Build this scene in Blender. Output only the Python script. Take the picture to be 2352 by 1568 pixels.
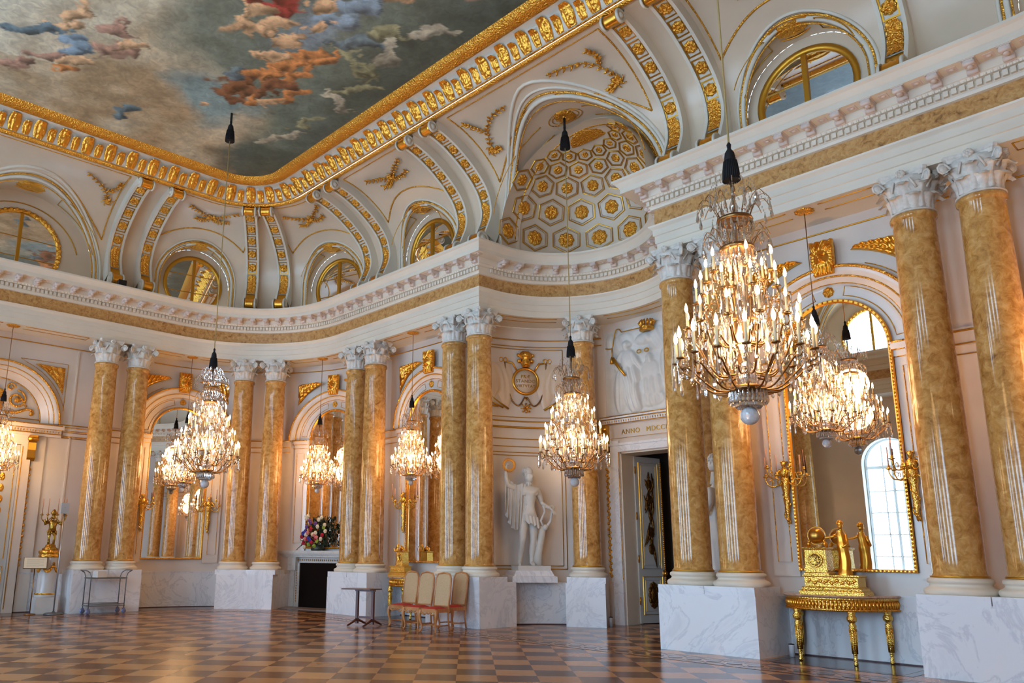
import bpy, bmesh, math, random
from mathutils import Matrix, Vector
random.seed(7)
pi = math.pi
for o in list(bpy.data.objects): bpy.data.objects.remove(o)
sc = bpy.context.scene
col = sc.collection
# ------------------------------------------------------------ camera, world, exposure
cam_d = bpy.data.cameras.new('camera'); cam = bpy.data.objects.new('camera', cam_d); col.objects.link(cam)
cam_d.sensor_width = 36; cam_d.lens = 36 * 1805.4 / 2352
cam_d.shift_x = 171.67 / 2352; cam_d.shift_y = 89.8 / 2352
cam_d.clip_end = 200; cam_d.clip_start = 0.05
HD, PT, RL = -0.8448, 0.2182, 0.0098
fw = Vector((math.sin(HD) * math.cos(PT), math.cos(HD) * math.cos(PT), math.sin(PT)))
rt = Vector((math.cos(HD), -math.sin(HD), 0)); up = rt.cross(fw)
rt2 = rt * math.cos(RL) + up * math.sin(RL); up2 = up * math.cos(RL) - rt * math.sin(RL)
cam.matrix_world = Matrix(((rt2.x, up2.x, -fw.x, 10.661), (rt2.y, up2.y, -fw.y, -13.298), (rt2.z, up2.z, -fw.z, 1.6), (0, 0, 0, 1)))
sc.camera = cam
world = bpy.data.worlds.new('daylight'); sc.world = world; world.use_nodes = True
bg = world.node_tree.nodes['Background']; bg.inputs[0].default_value = (0.46, 0.71, 1.0, 1); bg.inputs[1].default_value = 20.5
sc.view_settings.view_transform = 'Standard'; sc.view_settings.look = 'None'
sc.view_settings.exposure = 0.0; sc.view_settings.gamma = 1; sc.view_settings.use_curve_mapping = False
cy = sc.cycles
cy.caustics_reflective = False; cy.caustics_refractive = False
cy.max_bounces = 8; cy.diffuse_bounces = 5; cy.glossy_bounces = 4; cy.transmission_bounces = 4; cy.transparent_max_bounces = 12
cy.sample_clamp_indirect = 3.0; cy.sample_clamp_direct = 0; cy.use_denoising = True
cy.use_light_tree = True
# ------------------------------------------------------------ room plan (metres)
AX, AY, RC = 12.25, 16.6, 3.8      # column-axis half length, full depth, corner radius
SA = AX - RC; LC = RC * pi / 2; SH = AY - 2 * RC
QU = SA + LC + SH / 2              # quarter perimeter
HP = 2 * QU                        # half perimeter
WO = 0.75                          # wall plane offset behind the column axis
RA = 2.732                         # apse column radius
APX = 2.765
def path(u):
    sg = 1 if u >= 0 else -1; a = abs(u)
    if a <= SA: p, n = (a, 0), (0, 1)
    elif a <= SA + LC:
        f = (a - SA) / RC; p, n = (SA + RC * math.sin(f), -RC + RC * math.cos(f)), (math.sin(f), math.cos(f))
    elif a <= SA + LC + SH: p, n = (AX, -RC - (a - SA - LC)), (1, 0)
    elif a <= SA + 2 * LC + SH:
        f = (a - SA - LC - SH) / RC; p, n = (SA + RC * math.cos(f), -AY + RC - RC * math.sin(f)), (math.cos(f), -math.sin(f))
    else: p, n = (SA - (a - SA - 2 * LC - SH), -AY), (0, -1)
    return Vector((sg * p[0], p[1], 0)), Vector((sg * n[0], n[1], 0))
def W(u, o, z):
    p, n = path(u); q = p + n * o; q.z = z; return q
def Fr(u, o=0.0, z=0.0):
    p, n = path(u); x = Vector((n.y, -n.x, 0)); q = p + n * o
    return Matrix(((x.x, n.x, 0, q.x), (x.y, n.y, 0, q.y), (0, 0, 1, z), (0, 0, 0, 1)))
def WA(t, o, z):                    # apse, t in degrees, o outward from the apse column circle
    a = math.radians(t); r = RA + o; return Vector((r * math.cos(a), r * math.sin(a), z))
def FrA(t, o=0.0, z=0.0):
    a = math.radians(t); n = Vector((math.cos(a), math.sin(a), 0)); x = Vector((n.y, -n.x, 0)); q = n * (RA + o)
    return Matrix(((x.x, n.x, 0, q.x), (x.y, n.y, 0, q.y), (0, 0, 1, z), (0, 0, 0, 1)))
COLS = [2.765, 3.68, 6.99, 7.91, 11.2, 12.19, 15.46, 16.38]
PAIRS = [(2.765, 3.68), (6.99, 7.91), (11.2, 12.19), (15.46, 16.38)]
BAYS = [5.336, 9.556, 13.83, 18.92]
# ------------------------------------------------------------ mesh builder
class MB:
    def __init__(s): s.v = []; s.f = []; s.smooth = []
    def vert(s, p): s.v.append(tuple(p)); return len(s.v) - 1
    def face(s, ids, sm=False): s.f.append(tuple(ids)); s.smooth.append(sm)
    def box(s, c, d, M=None):
        b = len(s.v)
        for i in (-1, 1):
            for j in (-1, 1):
                for k in (-1, 1):
                    p = Vector((c[0] + i * d[0] / 2, c[1] + j * d[1] / 2, c[2] + k * d[2] / 2))
                    s.v.append(tuple(M @ p if M else p))
        for q in ((0, 1, 3, 2), (4, 6, 7, 5), (0, 4, 5, 1), (2, 3, 7, 6), (0, 2, 6, 4), (1, 5, 7, 3)): s.face([b + i for i in q])
        return s
    def bb(s, x0, x1, y0, y1, z0, z1, M=None):
        return s.box(((x0 + x1) / 2, (y0 + y1) / 2, (z0 + z1) / 2), (abs(x1 - x0), abs(y1 - y0), abs(z1 - z0)), M)
    def grid(s, rows, cu=False, cv=False, sm=True, flip=False, keep=None):
        b = len(s.v); n = len(rows); m = len(rows[0])
        for r in rows:
            for p in r: s.v.append(tuple(p))
        for i in range(n if cu else n - 1):
            for j in range(m if cv else m - 1):
                if keep and not keep(i, j): continue
                q = [b + i * m + j, b + i * m + (j + 1) % m, b + ((i + 1) % n) * m + (j + 1) % m, b + ((i + 1) % n) * m + j]
                s.face(q[::-1] if flip else q, sm)
        return s
    def lathe(s, prof, n=24, c=(0, 0, 0), sm=True, M=None, a0=0, a1=2 * pi, cap=True):
        full = abs(a1 - a0 - 2 * pi) < 1e-6; rows = []
        for r, z in prof:
            row = []
            for k in range(n if full else n + 1):
                a = a0 + (a1 - a0) * k / n; p = Vector((c[0] + r * math.cos(a), c[1] + r * math.sin(a), c[2] + z)); row.append(M @ p if M else p)
            rows.append(row)
        b = len(s.v); s.grid(rows, cv=full, sm=sm)
        if cap and full:
            m = n
            if prof[0][0] > 1e-4: s.face([b + k for k in range(m)][::-1])
            if prof[-1][0] > 1e-4: s.face([b + (len(prof) - 1) * m + k for k in range(m)])
        return s
    def tube(s, pts, r, n=6, closed=False, sm=True, flat=1.0, capped=True):
        pts = [Vector(p) for p in pts]; N = len(pts); rows = []
        up = None
        for i, p in enumerate(pts):
            a = pts[(i - 1) % N] if (closed or i > 0) else p; b = pts[(i + 1) % N] if (closed or i < N - 1) else p
            t = (b - a); t = t.normalized() if t.length > 1e-9 else Vector((0, 0, 1))
            if up is None:
                up = Vector((0, 0, 1)) if abs(t.z) < .9 else Vector((1, 0, 0))
            x = up - t * up.dot(t)
            if x.length < 1e-6: x = t.orthogonal()
            x.normalize(); up = x; y = t.cross(x); rr = r[i] if isinstance(r, (list, tuple)) else r
            rows.append([p + (x * math.cos(2 * pi * k / n) * flat + y * math.sin(2 * pi * k / n)) * rr for k in range(n)])
        b = len(s.v); s.grid(rows, cu=closed, cv=True, sm=sm)
        if not closed and capped:
            s.face([b + k for k in range(n)][::-1]); s.face([b + (N - 1) * n + k for k in range(n)])
        return s
    def sphere(s, c, r, n=10, m=6, M=None, sc=(1, 1, 1)):
        prof = [(math.sin(pi * k / m), -math.cos(pi * k / m)) for k in range(m + 1)]; rows = []
        for q, z in prof:
            row = []
            for k in range(n):
                a = 2 * pi * k / n; p = Vector((c[0] + r * sc[0] * q * math.cos(a), c[1] + r * sc[1] * q * math.sin(a), c[2] + r * sc[2] * z))
                row.append(M @ p if M else p)
            rows.append(row)
        return s.grid(rows, cv=True)
    def octa(s, c, r, h):
        b = len(s.v); c = Vector(c)
        for d in ((r, 0, 0), (0, r, 0), (-r, 0, 0), (0, -r, 0), (0, 0, h), (0, 0, -h * 1.4)): s.v.append(tuple(c + Vector(d)))
        for k in range(4): s.face((b + k, b + (k + 1) % 4, b + 4)); s.face((b + (k + 1) % 4, b + k, b + 5))
        return s
    def add(s, o, M=None):
        b = len(s.v); s.v += [tuple(M @ Vector(p)) for p in o.v] if M else list(o.v)
        s.f += [tuple(i + b for i in f) for f in o.f]; s.smooth += o.smooth; return s
    def mesh(s, name, mat):
        me = bpy.data.meshes.new(name); me.from_pydata(s.v, [], s.f); me.polygons.foreach_set('use_smooth', s.smooth)
        me.update(); me.validate()
        if mat: me.materials.append(mat)
        return me
    def build(s, name, mat, parent=None, M=None):
        o = bpy.data.objects.new(name, s.mesh(name, mat)); col.objects.link(o)
        if parent: o.parent = parent
        if M is not None: o.matrix_local = M
        return o
def tag(o, label=None, cat=None, group=None, kind=None):
    if label: o['label'] = label
    if cat: o['category'] = cat
    if group: o['group'] = group
    if kind: o['kind'] = kind
    return o
def empty(name, label, cat, M=None, group=None):
    o = bpy.data.objects.new(name, None); col.objects.link(o); o.empty_display_size = .1
    if M is not None: o.matrix_world = M
    return tag(o, label, cat, group)
def T(x, y, z, rz=0.0, s=1.0): return Matrix.Translation((x, y, z)) @ Matrix.Rotation(rz, 4, 'Z') @ Matrix.Scale(s, 4)
def copy_tree(o, parent=None, kids=None):
    c = o.copy(); col.objects.link(c)
    if parent: c.parent = parent
    for ch in KIDS.get(o, list(o.children)): copy_tree(ch, c)
    return c
KIDS = {}
def kids_cache():
    KIDS.clear()
    for o in col.objects:
        if o.parent: KIDS.setdefault(o.parent, []).append(o)
def struct(mb, name, mat, parent=None, M=None):
    o = mb.build(name, mat, parent, M)
    if not parent: o['kind'] = 'structure'
    return o
def arc(cx, cz, r, a0, a1, n): return [(cx + r * math.cos(math.radians(a0 + (a1 - a0) * k / n)), cz + r * math.sin(math.radians(a0 + (a1 - a0) * k / n))) for k in range(n + 1)]
# ------------------------------------------------------------ materials
def S(r, g, b): return tuple((c / 255 / 12.92 if c / 255 <= .04045 else ((c / 255 + .055) / 1.055) ** 2.4) for c in (r, g, b)) + (1,)
def newmat(name):
    m = bpy.data.materials.new(name); m.use_nodes = True; nt = m.node_tree; return m, nt, nt.nodes['Principled BSDF']
def plain(name, c, rough=.5, metal=0.0, spec=.5, coat=0.0, trans=0.0, ior=1.45):
    m, nt, p = newmat(name); p.inputs['Base Color'].default_value = c; p.inputs['Roughness'].default_value = rough
    p.inputs['Metallic'].default_value = metal; p.inputs['Specular IOR Level'].default_value = spec; p.inputs['Coat Weight'].default_value = coat
    p.inputs['Transmission Weight'].default_value = trans; p.inputs['IOR'].default_value = ior; return m
def N_(nt, t, **k):
    n = nt.nodes.new(t)
    for a, b in k.items():
        if a.startswith('i_'): n.inputs[a[2:].replace('_', ' ')].default_value = b
        else: setattr(n, a, b)
    return n
def ramp(nt, fac, stops):
    r = nt.nodes.new('ShaderNodeValToRGB'); e = r.color_ramp.elements
    while len(e) < len(stops): e.new(.5)
    for k, (p, c) in enumerate(stops): e[k].position = p; e[k].color = c
    nt.links.new(fac, r.inputs[0]); return r.outputs[0]
def pos(nt, scale=(1, 1, 1)):
    g = nt.nodes.new('ShaderNodeNewGeometry'); m = nt.nodes.new('ShaderNodeMapping'); m.inputs['Scale'].default_value = scale
    nt.links.new(g.outputs['Position'], m.inputs[0]); return m.outputs[0]
def bump(nt, p, h, st, dist=.01):
    b = nt.nodes.new('ShaderNodeBump'); b.inputs['Strength'].default_value = st; b.inputs['Distance'].default_value = dist
    nt.links.new(h, b.inputs['Height']); nt.links.new(b.outputs[0], p.inputs['Normal'])
def scagliola(name, stops, s1, s2, rough):
    m, nt, p = newmat(name); v = pos(nt)
    a = N_(nt, 'ShaderNodeTexNoise', i_Scale=s1, i_Detail=8.0, i_Roughness=.68, i_Distortion=.7); nt.links.new(v, a.inputs['Vector'])
    w = N_(nt, 'ShaderNodeTexVoronoi', i_Scale=s2, feature='F1'); 
    mx = nt.nodes.new('ShaderNodeVectorMath'); mx.operation = 'ADD'; nt.links.new(v, mx.inputs[0]); sc_ = nt.nodes.new('ShaderNodeVectorMath'); sc_.operation = 'SCALE'; sc_.inputs[3].default_value = .25
    nt.links.new(a.outputs['Color'], sc_.inputs[0]); nt.links.new(sc_.outputs[0], mx.inputs[1]); nt.links.new(mx.outputs[0], w.inputs['Vector'])
    c1 = ramp(nt, a.outputs['Fac'], stops)
    mix = N_(nt, 'ShaderNodeMix', data_type='RGBA', blend_type='MULTIPLY'); mix.inputs[0].default_value = .55
    c2 = ramp(nt, w.outputs['Color'], [(.0, (1.0, 1.0, 1.0, 1)), (.55, (.9, .86, .8, 1)), (1, (.55, .42, .3, 1))])
    nt.links.new(c1, mix.inputs[6]); nt.links.new(c2, mix.inputs[7]); nt.links.new(mix.outputs[2], p.inputs['Base Color'])
    p.inputs['Roughness'].default_value = rough; return m
M_col = scagliola('ochre_scagliola', [(.28, S(138, 92, 44)), (.41, S(190, 136, 70)), (.52, S(211, 158, 88)), (.64, S(224, 178, 114)), (.78, S(196, 142, 74))], 6.5, 17, .11)
M_frz = scagliola('frieze_marble', [(.3, S(120, 84, 46)), (.45, S(196, 144, 84)), (.6, S(214, 170, 112)), (.8, S(176, 126, 72))], 9, 26, .28)
def white_marble(name, base, vein, rough, scale=.8, amt=.5):
    m, nt, p = newmat(name); v = pos(nt)
    a = N_(nt, 'ShaderNodeTexNoise', i_Scale=scale, i_Detail=7.0, i_Roughness=.6, i_Distortion=2.6); nt.links.new(v, a.inputs['Vector'])
    c = ramp(nt, a.outputs['Fac'], [(0, base), (.47, base), (.5, tuple(base[i] * (1 - amt) + vein[i] * amt for i in range(3)) + (1,)), (.53, base), (.62, tuple(base[i] * .8 + vein[i] * .2 for i in range(3)) + (1,)), (1, base)])
    nt.links.new(c, p.inputs['Base Color']); p.inputs['Roughness'].default_value = rough; return m
M_ped = white_marble('veined_white_marble', S(242, 241, 242), S(178, 180, 190), .16, .7, .35)
M_dado = white_marble('grey_white_marble', S(224, 221, 220), S(160, 162, 170), .18, .8, .45)
def stucco(name, c, rough=.22, var=.04, sc_=1.2):
    m, nt, p = newmat(name); v = pos(nt)
    a = N_(nt, 'ShaderNodeTexNoise', i_Scale=sc_, i_Detail=4.0); nt.links.new(v, a.inputs['Vector'])
    d = tuple(x * (1 - var * 2.5) for x in c[:3]) + (1,)
    nt.links.new(ramp(nt, a.outputs['Fac'], [(.3, d), (.7, c)]), p.inputs['Base Color']); p.inputs['Roughness'].default_value = rough; return m
M_wall = stucco('polished_cream_stucco', S(228, 214, 200), .2)
M_cove = stucco('cove_stucco', S(230, 206, 178), .26)
M_white = stucco('white_plaster', S(236, 224, 204), .45)
M_cap = stucco('capital_plaster', S(234, 226, 214), .6, .08, 16)
def gold(name, c, rough, bs=0, st=.5):
    m, nt, p = newmat(name); p.inputs['Base Color'].default_value = c; p.inputs['Metallic'].default_value = 1; p.inputs['Roughness'].default_value = rough
    if bs:
        v = pos(nt); a = N_(nt, 'ShaderNodeTexVoronoi', i_Scale=bs, feature='SMOOTH_F1'); n = N_(nt, 'ShaderNodeTexNoise', i_Scale=bs * .7, i_Detail=3.0)
        nt.links.new(v, a.inputs['Vector']); nt.links.new(v, n.inputs['Vector'])
        ad = nt.nodes.new('ShaderNodeMath'); ad.operation = 'ADD'; nt.links.new(a.outputs['Distance'], ad.inputs[0]); nt.links.new(n.outputs['Fac'], ad.inputs[1])
        bump(nt, p, ad.outputs[0], st, .03)
    return m
M_gold = gold('gilding', S(236, 172, 70), .3)
M_gold2 = gold('carved_gilding', S(236, 172, 70), .34, 14, 1.0)
M_goldf = gold('fine_carved_gilding', S(238, 176, 74), .34, 34, .9)
M_ormolu = gold('ormolu', S(236, 190, 92), .26, 60, .35)
M_brass = gold('aged_brass', S(150, 112, 70), .35)
M_goldline = plain('gold_leaf_line', S(206, 150, 50), .35, .85)
M_mirror = plain('mirror_glass', (.93, .94, .93, 1), .0, 1.0)
M_black = plain('black_silk', S(22, 18, 20), .8)
M_cord = plain('straw_coloured_cord', S(178, 150, 96), .8)
M_dark = plain('dark_recess', S(26, 17, 12), .95, spec=.1)
# ------------------------------------------------------------ daylight portals at the windows of the garden wall
WIN = [HP, HP - 5.336, -(HP - 5.336), HP - 9.556, -(HP - 9.556)]     # window bays (lower and round upper ones)
for k, u in enumerate(WIN):
    for zc, sx, sz in ((3.7, 2.3, 4.6), (10.15, 1.8, 1.8)):
        l = bpy.data.lights.new('window_portal', 'AREA'); l.shape = 'RECTANGLE'; l.size = sx; l.size_y = sz; l.cycles.is_portal = True
        o = bpy.data.objects.new('window_portal', l); col.objects.link(o)
        o.matrix_world = Fr(u, WO + .45, zc) @ Matrix.Rotation(-pi / 2, 4, 'X')
# ------------------------------------------------------------ floor: diagonal chequer with an inlaid border
def ufine(u0, u1, du):
    n = max(2, int(math.ceil((u1 - u0) / du))); return [u0 + (u1 - u0) * k / n for k in range(n + 1)]
def wood(name, c, c2, rough=.16):
    m, nt, p = newmat(name); v = pos(nt, (3, 26, 3))
    a = N_(nt, 'ShaderNodeTexNoise', i_Scale=1.4, i_Detail=5.0, i_Distortion=.6); nt.links.new(v, a.inputs['Vector'])
    nt.links.new(ramp(nt, a.outputs['Fac'], [(.3, c2), (.7, c)]), p.inputs['Base Color']); p.inputs['Roughness'].default_value = rough; return m
def floor_mat():
    m, nt, p = newmat('chequered_parquet')
    g = nt.nodes.new('ShaderNodeNewGeometry'); mp = nt.nodes.new('ShaderNodeMapping'); mp.vector_type = 'TEXTURE'
    mp.inputs['Location'].default_value = (2.72, -5.11, 0); mp.inputs['Rotation'].default_value = (0, 0, math.radians(46)); mp.inputs['Scale'].default_value = (.55, .55, 1)
    nt.links.new(g.outputs['Position'], mp.inputs[0])
    off = nt.nodes.new('ShaderNodeVectorMath'); off.operation = 'ADD'; off.inputs[1].default_value = (100, 100, .5); nt.links.new(mp.outputs[0], off.inputs[0])
    ck = nt.nodes.new('ShaderNodeTexChecker'); ck.inputs['Scale'].default_value = 1; nt.links.new(off.outputs[0], ck.inputs['Vector'])
    fl = nt.nodes.new('ShaderNodeVectorMath'); fl.operation = 'FLOOR'; nt.links.new(off.outputs[0], fl.inputs[0])
    wn = nt.nodes.new('ShaderNodeTexWhiteNoise'); nt.links.new(fl.outputs[0], wn.inputs['Vector'])
    mp2 = nt.nodes.new('ShaderNodeMapping'); mp2.inputs['Scale'].default_value = (18, 2.2, 1); mp2.inputs['Rotation'].default_value = (0, 0, .79); nt.links.new(g.outputs['Position'], mp2.inputs[0])
    ns = N_(nt, 'ShaderNodeTexNoise', i_Scale=2.0, i_Detail=4.0); nt.links.new(mp2.outputs[0], ns.inputs['Vector'])
    dk = ramp(nt, wn.outputs['Value'], [(0, S(76, 42, 26)), (.5, S(90, 52, 34)), (1, S(104, 62, 40))]); lt = ramp(nt, wn.outputs['Value'], [(0, S(178, 122, 74)), (.5, S(192, 136, 86)), (1, S(204, 148, 96))])
    mx = N_(nt, 'ShaderNodeMix', data_type='RGBA'); nt.links.new(ck.outputs['Fac'], mx.inputs[0]); nt.links.new(lt, mx.inputs[6]); nt.links.new(dk, mx.inputs[7])
    m2 = N_(nt, 'ShaderNodeMix', data_type='RGBA', blend_type='MULTIPLY'); m2.inputs[0].default_value = .5
    gr = ramp(nt, ns.outputs['Fac'], [(.3, (.78, .76, .74, 1)), (.7, (1.05, 1.03, 1, 1))]); nt.links.new(mx.outputs[2], m2.inputs[6]); nt.links.new(gr, m2.inputs[7])
    nt.links.new(m2.outputs[2], p.inputs['Base Color']); p.inputs['Roughness'].default_value = .2; p.inputs['Specular IOR Level'].default_value = .38
    return m
M_floor = floor_mat(); M_wd = wood('dark_walnut_inlay', S(92, 54, 38), S(66, 38, 28)); M_wl = wood('pale_oak_inlay', S(196, 142, 92), S(176, 122, 76))
M_wdb = wood('dark_surround_boards', S(84, 56, 46), S(60, 38, 30))
f = MB(); f.bb(-14, 14, -AY - 1.6, 6.2, -.1, 0); struct(f, 'floor', M_floor)
def ring(mb, u0, u1, oa, ob, z, du=.2):
    us = ufine(u0, u1, du); mb.grid([[W(u, oa, z), W(u, ob, z)] for u in us], sm=False, flip=(oa < ob))
f = MB(); ring(f, -HP, HP, -1.62, -.98, .002); fb = struct(f, 'trim_border_pale_inlay', M_wl)
f = MB(); ring(f, -HP, HP, -1.0, -.965, .004); ring(f, -HP, HP, -1.66, -1.6, .004)
nn = int(2 * HP / .345)
for k in range(nn):
    u = -HP + 2 * HP * (k + .5) / nn; b = len(f.v)
    if abs(abs(u) - HP) < 8 or abs(u) > 26: continue
    for q in range(14):
        a = 2 * pi * q / 14; f.vert(W(u + .12 * math.cos(a), -1.3 + .12 * math.sin(a), .006))
    f.face(range(b, b + 14))
    for q in range(8):                                  # wavy band between the ovals
        a0, a1 = [u - .1725 + .345 * (q + e) / 8 for e in (0, 1)]; g0, g1 = [.16 + .045 * math.cos(2 * pi * (x - u) / .345) for x in (a0, a1)]
        for s_ in (-1, 1):
            b = len(f.v)
            for x, g in ((a0, g0), (a1, g1)): f.vert(W(x, -1.3 + s_ * g, .006)); f.vert(W(x, -1.3 + s_ * (g + .03), .006))
            f.face((b, b + 1, b + 3, b + 2))
struct(f, 'trim_border_dark_inlay', M_wd)
f = MB()
for s_ in (-1, 1):
    for c in BAYS:
        w = 1.1 if c < 18 else 1.75
        ring(f, s_ * c - w, s_ * c + w, -.62, WO, .003)
struct(f, 'trim_bay_floor_boards', M_wdb)
f = MB()
for s_ in (-1, 1):
    for c in BAYS:
        w = .95 if c < 18 else 1.6
        for oa, ob in ((-.52, -.5), (.5, .52)): ring(f, s_ * c - w, s_ * c + w, oa, ob, .005)
        for e in (-1, 1): ring(f, s_ * c + e * w - .01, s_ * c + e * w + .01, -.52, .52, .005)
struct(f, 'trim_bay_floor_lines', M_wl)
# ------------------------------------------------------------ walls
HOLES = []                                               # (u, half width, z0, spring z, arched)
for u in WIN: HOLES.append((u, .95, .95, 5.1))
def wallband(mb, u0, u1, o, z0, z1, du=.3): mb.grid([[W(u, o, z0), W(u, o, z1)] for u in ufine(u0, u1, du)], flip=True)
def windowed(mb, uc, hw, z0, zs, wL, wR, ztop=7.75, o=WO, zb=0):
    wallband(mb, uc - wL, uc - hw, o, zb, ztop); wallband(mb, uc + hw, uc + wR, o, zb, ztop)
    wallband(mb, uc - hw, uc + hw, o, zb, z0, .3)
    n = 16; mb.grid([[W(uc + hw * math.cos(pi * k / n), o, zs + hw * math.sin(pi * k / n)), W(uc + hw * math.cos(pi * k / n), o, ztop)] for k in range(n + 1)], flip=False)
def norm(u):
    while u > HP: u -= 2 * HP
    while u < -HP: u += 2 * HP
    return u
_path = path
def path(u): return _path(norm(u))
mb = MB(); wallband(mb, -(SA + LC), -3.5, WO, 0, 7.75); struct(mb, 'wall_back', M_wall)
mb = MB(); wallband(mb, 3.5, SA + LC, WO, 0, 7.75); struct(mb, 'wall_back_right', M_wall)
mb = MB(); wallband(mb, -(SA + LC + SH), -(SA + LC), WO, 0, 7.75); struct(mb, 'wall_left', M_wall)
mb = MB(); wallband(mb, SA + LC, SA + LC + SH, WO, 0, 7.75); struct(mb, 'wall_right', M_wall)
mb = MB(); lim = SA + LC + SH
edges = [lim, HP - 9.556 + 2.11, HP - 5.336 + 2.11, HP + 3.0]
for sg in (1, -1):
    for c, wl, wr in ((HP - 9.556, HP - 9.556 - lim, 2.11), (HP - 5.336, 2.11, 5.336 - 2.5)):
        a, b = (wl, wr) if sg > 0 else (wr, wl)
        windowed(mb, sg * c, .95, .95, 5.1, a, b)
windowed(mb, HP, .95, .95, 5.1, 2.5, 2.5); struct(mb, 'wall_garden', M_wall)
M_wood_w = plain('white_window_paint', S(225, 222, 214), .4)
M_pane = plain('window_pane_glass', (1, 1, 1, 1), 0, trans=1, ior=1.0)
for k, u in enumerate(WIN):
    mb = MB(); n = 16; hw = .95
    out = [(-hw, .95)] + [(hw * math.cos(pi - pi * q / n), 5.1 + hw * math.sin(pi * q / n)) for q in range(n + 1)] + [(hw, .95)]
    mb.grid([[W(u + x, WO, z), W(u + x, WO + .45, z)] for x, z in out], cu=True, sm=False)
    fr = Fr(u)
    def lp(x, z, o=WO + .35): return fr @ Vector((x, o, z))
    mb.tube([lp(x * .97, z) for x, z in out], .06, 4, closed=True, sm=False)
    for x in (-.32, 0, .32): mb.tube([lp(x, .95), lp(x, 5.9 if x == 0 else 5.85)], .025 if x else .05, 4, sm=False)
    for z in (1.7, 2.5, 3.3, 4.1, 5.0): mb.tube([lp(-.95, z), lp(.95, z)], .022 if z < 5 else .06, 4, sm=False)
    struct(mb, 'window_%d' % (k + 1), M_wood_w)
# apse wall (curved) with the flat door wall in the middle
RW = RA + WO                                             # apse wall radius 3.48
DY = 3.35; DT = math.degrees(math.asin(DY / RW)) ; 
mb = MB()
def apband(mb, t0, t1, o, z0, z1, flip=False):
    n = max(2, int(abs(t1 - t0) / 3)); mb.grid([[WA(t0 + (t1 - t0) * k / n, o, z0), WA(t0 + (t1 - t0) * k / n, o, z1)] for k in range(n + 1)], flip=flip)
T0 = 180 - 4.0
TD = 180 - 67                                            # apse wall ends here and meets the door wall
apband(mb, 180, TD, WO, 0, 7.75, True); apband(mb, 180 - TD, 0, WO, 0, 7.75, True)
for s_ in (-1, 1):
    mb.bb(s_ * 3.47, s_ * 3.55, 0, WO, 0, 7.75)
xd = -RW * math.cos(math.radians(TD)); yd = RW * math.sin(math.radians(TD))
DW, DH = .98, 4.15                                       # door opening half width and height
mb.grid([[(-xd, yd, 0), (-xd, yd, 7.75)], [(-DW, yd, 0), (-DW, yd, 7.75)]], flip=True, sm=False)
mb.grid([[(DW, yd, 0), (DW, yd, 7.75)], [(xd, yd, 0), (xd, yd, 7.75)]], flip=True, sm=False)
mb.grid([[(-DW, yd, DH), (-DW, yd, 7.75)], [(DW, yd, DH), (DW, yd, 7.75)]], flip=True, sm=False)
struct(mb, 'wall_apse', M_wall)
# room behind the door
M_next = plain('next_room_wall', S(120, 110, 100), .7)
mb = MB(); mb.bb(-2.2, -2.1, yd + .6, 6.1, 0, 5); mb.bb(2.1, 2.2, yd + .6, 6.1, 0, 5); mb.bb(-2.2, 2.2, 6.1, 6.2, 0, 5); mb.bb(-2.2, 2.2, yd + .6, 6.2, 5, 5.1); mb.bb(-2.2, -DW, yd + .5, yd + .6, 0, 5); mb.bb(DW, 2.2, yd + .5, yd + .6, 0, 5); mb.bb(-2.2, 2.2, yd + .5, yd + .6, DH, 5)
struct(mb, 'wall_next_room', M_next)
mb = MB(); mb.bb(-DW - .002, -DW + .03, yd, yd + .62, 0, DH); mb.bb(DW - .03, DW, yd, yd + .62, 0, DH); mb.bb(-DW, DW, yd, yd + .62, DH - .03, DH)
struct(mb, 'trim_door_reveal', M_white)
# ------------------------------------------------------------ dado and pedestals
def mapbox(mb, u0, u1, o0, o1, z0, z1, du=.25, f=W):
    us = ufine(u0, u1, du) if f is W else [u0 + (u1 - u0) * k / max(2, int(abs(u1 - u0) / 4)) for k in range(max(2, int(abs(u1 - u0) / 4)) + 1)]
    rows = [[f(u, o0, z0), f(u, o0, z1), f(u, o1, z1), f(u, o1, z0)] for u in us]
    b = len(mb.v); mb.grid(rows, cv=True, sm=False, flip=(f is W)); n = len(us)
    mb.face([b, b + 1, b + 2, b + 3]); mb.face([b + (n - 1) * 4 + k for k in (3, 2, 1, 0)])
def dado(name, segs):
    mb = MB()
    for a, b in segs:
        mapbox(mb, a, b, WO - .04, WO + .05, 0, 1.0); mapbox(mb, a, b, WO - .055, WO + .05, 1.0, 1.04)
        for j in range(1, 3):
            u = a + (b - a) * j / 3; 
    return struct(mb, name, M_dado)
def seg(sgn, lst): return [tuple(sorted((sgn * a, sgn * b))) for a, b in lst]
gaps = [(4.14, 6.53), (8.37, 10.74), (12.65, 15.0)]
dado('baseboard_back', seg(-1, gaps)); dado('baseboard_back_right', seg(1, gaps))
dado('baseboard_left', seg(-1, [(16.84, 17.9), (19.94, 21.0)])); dado('baseboard_right', seg(1, [(16.84, 21.0)]))
mb = MB()
for s_ in (-1, 1):
    for a, b in ((21.92 + .9, 25.19), (27.1, 29.5), (31.3, 33.7)): mapbox(mb, *sorted((s_ * a, s_ * b)), WO - .04, WO + .05, 0, 1.0)
mapbox(mb, HP - 2.3, HP + 2.3, WO - .04, WO + .05, 0, 1.0); struct(mb, 'baseboard_garden', M_dado)
mb = MB(); mapbox(mb, 180, 123, .12, WO + .05, 0, .98, f=WA); mapbox(mb, 57, 0, .12, WO + .05, 0, .98, f=WA); 
struct(mb, 'baseboard_apse', M_dado)
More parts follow.
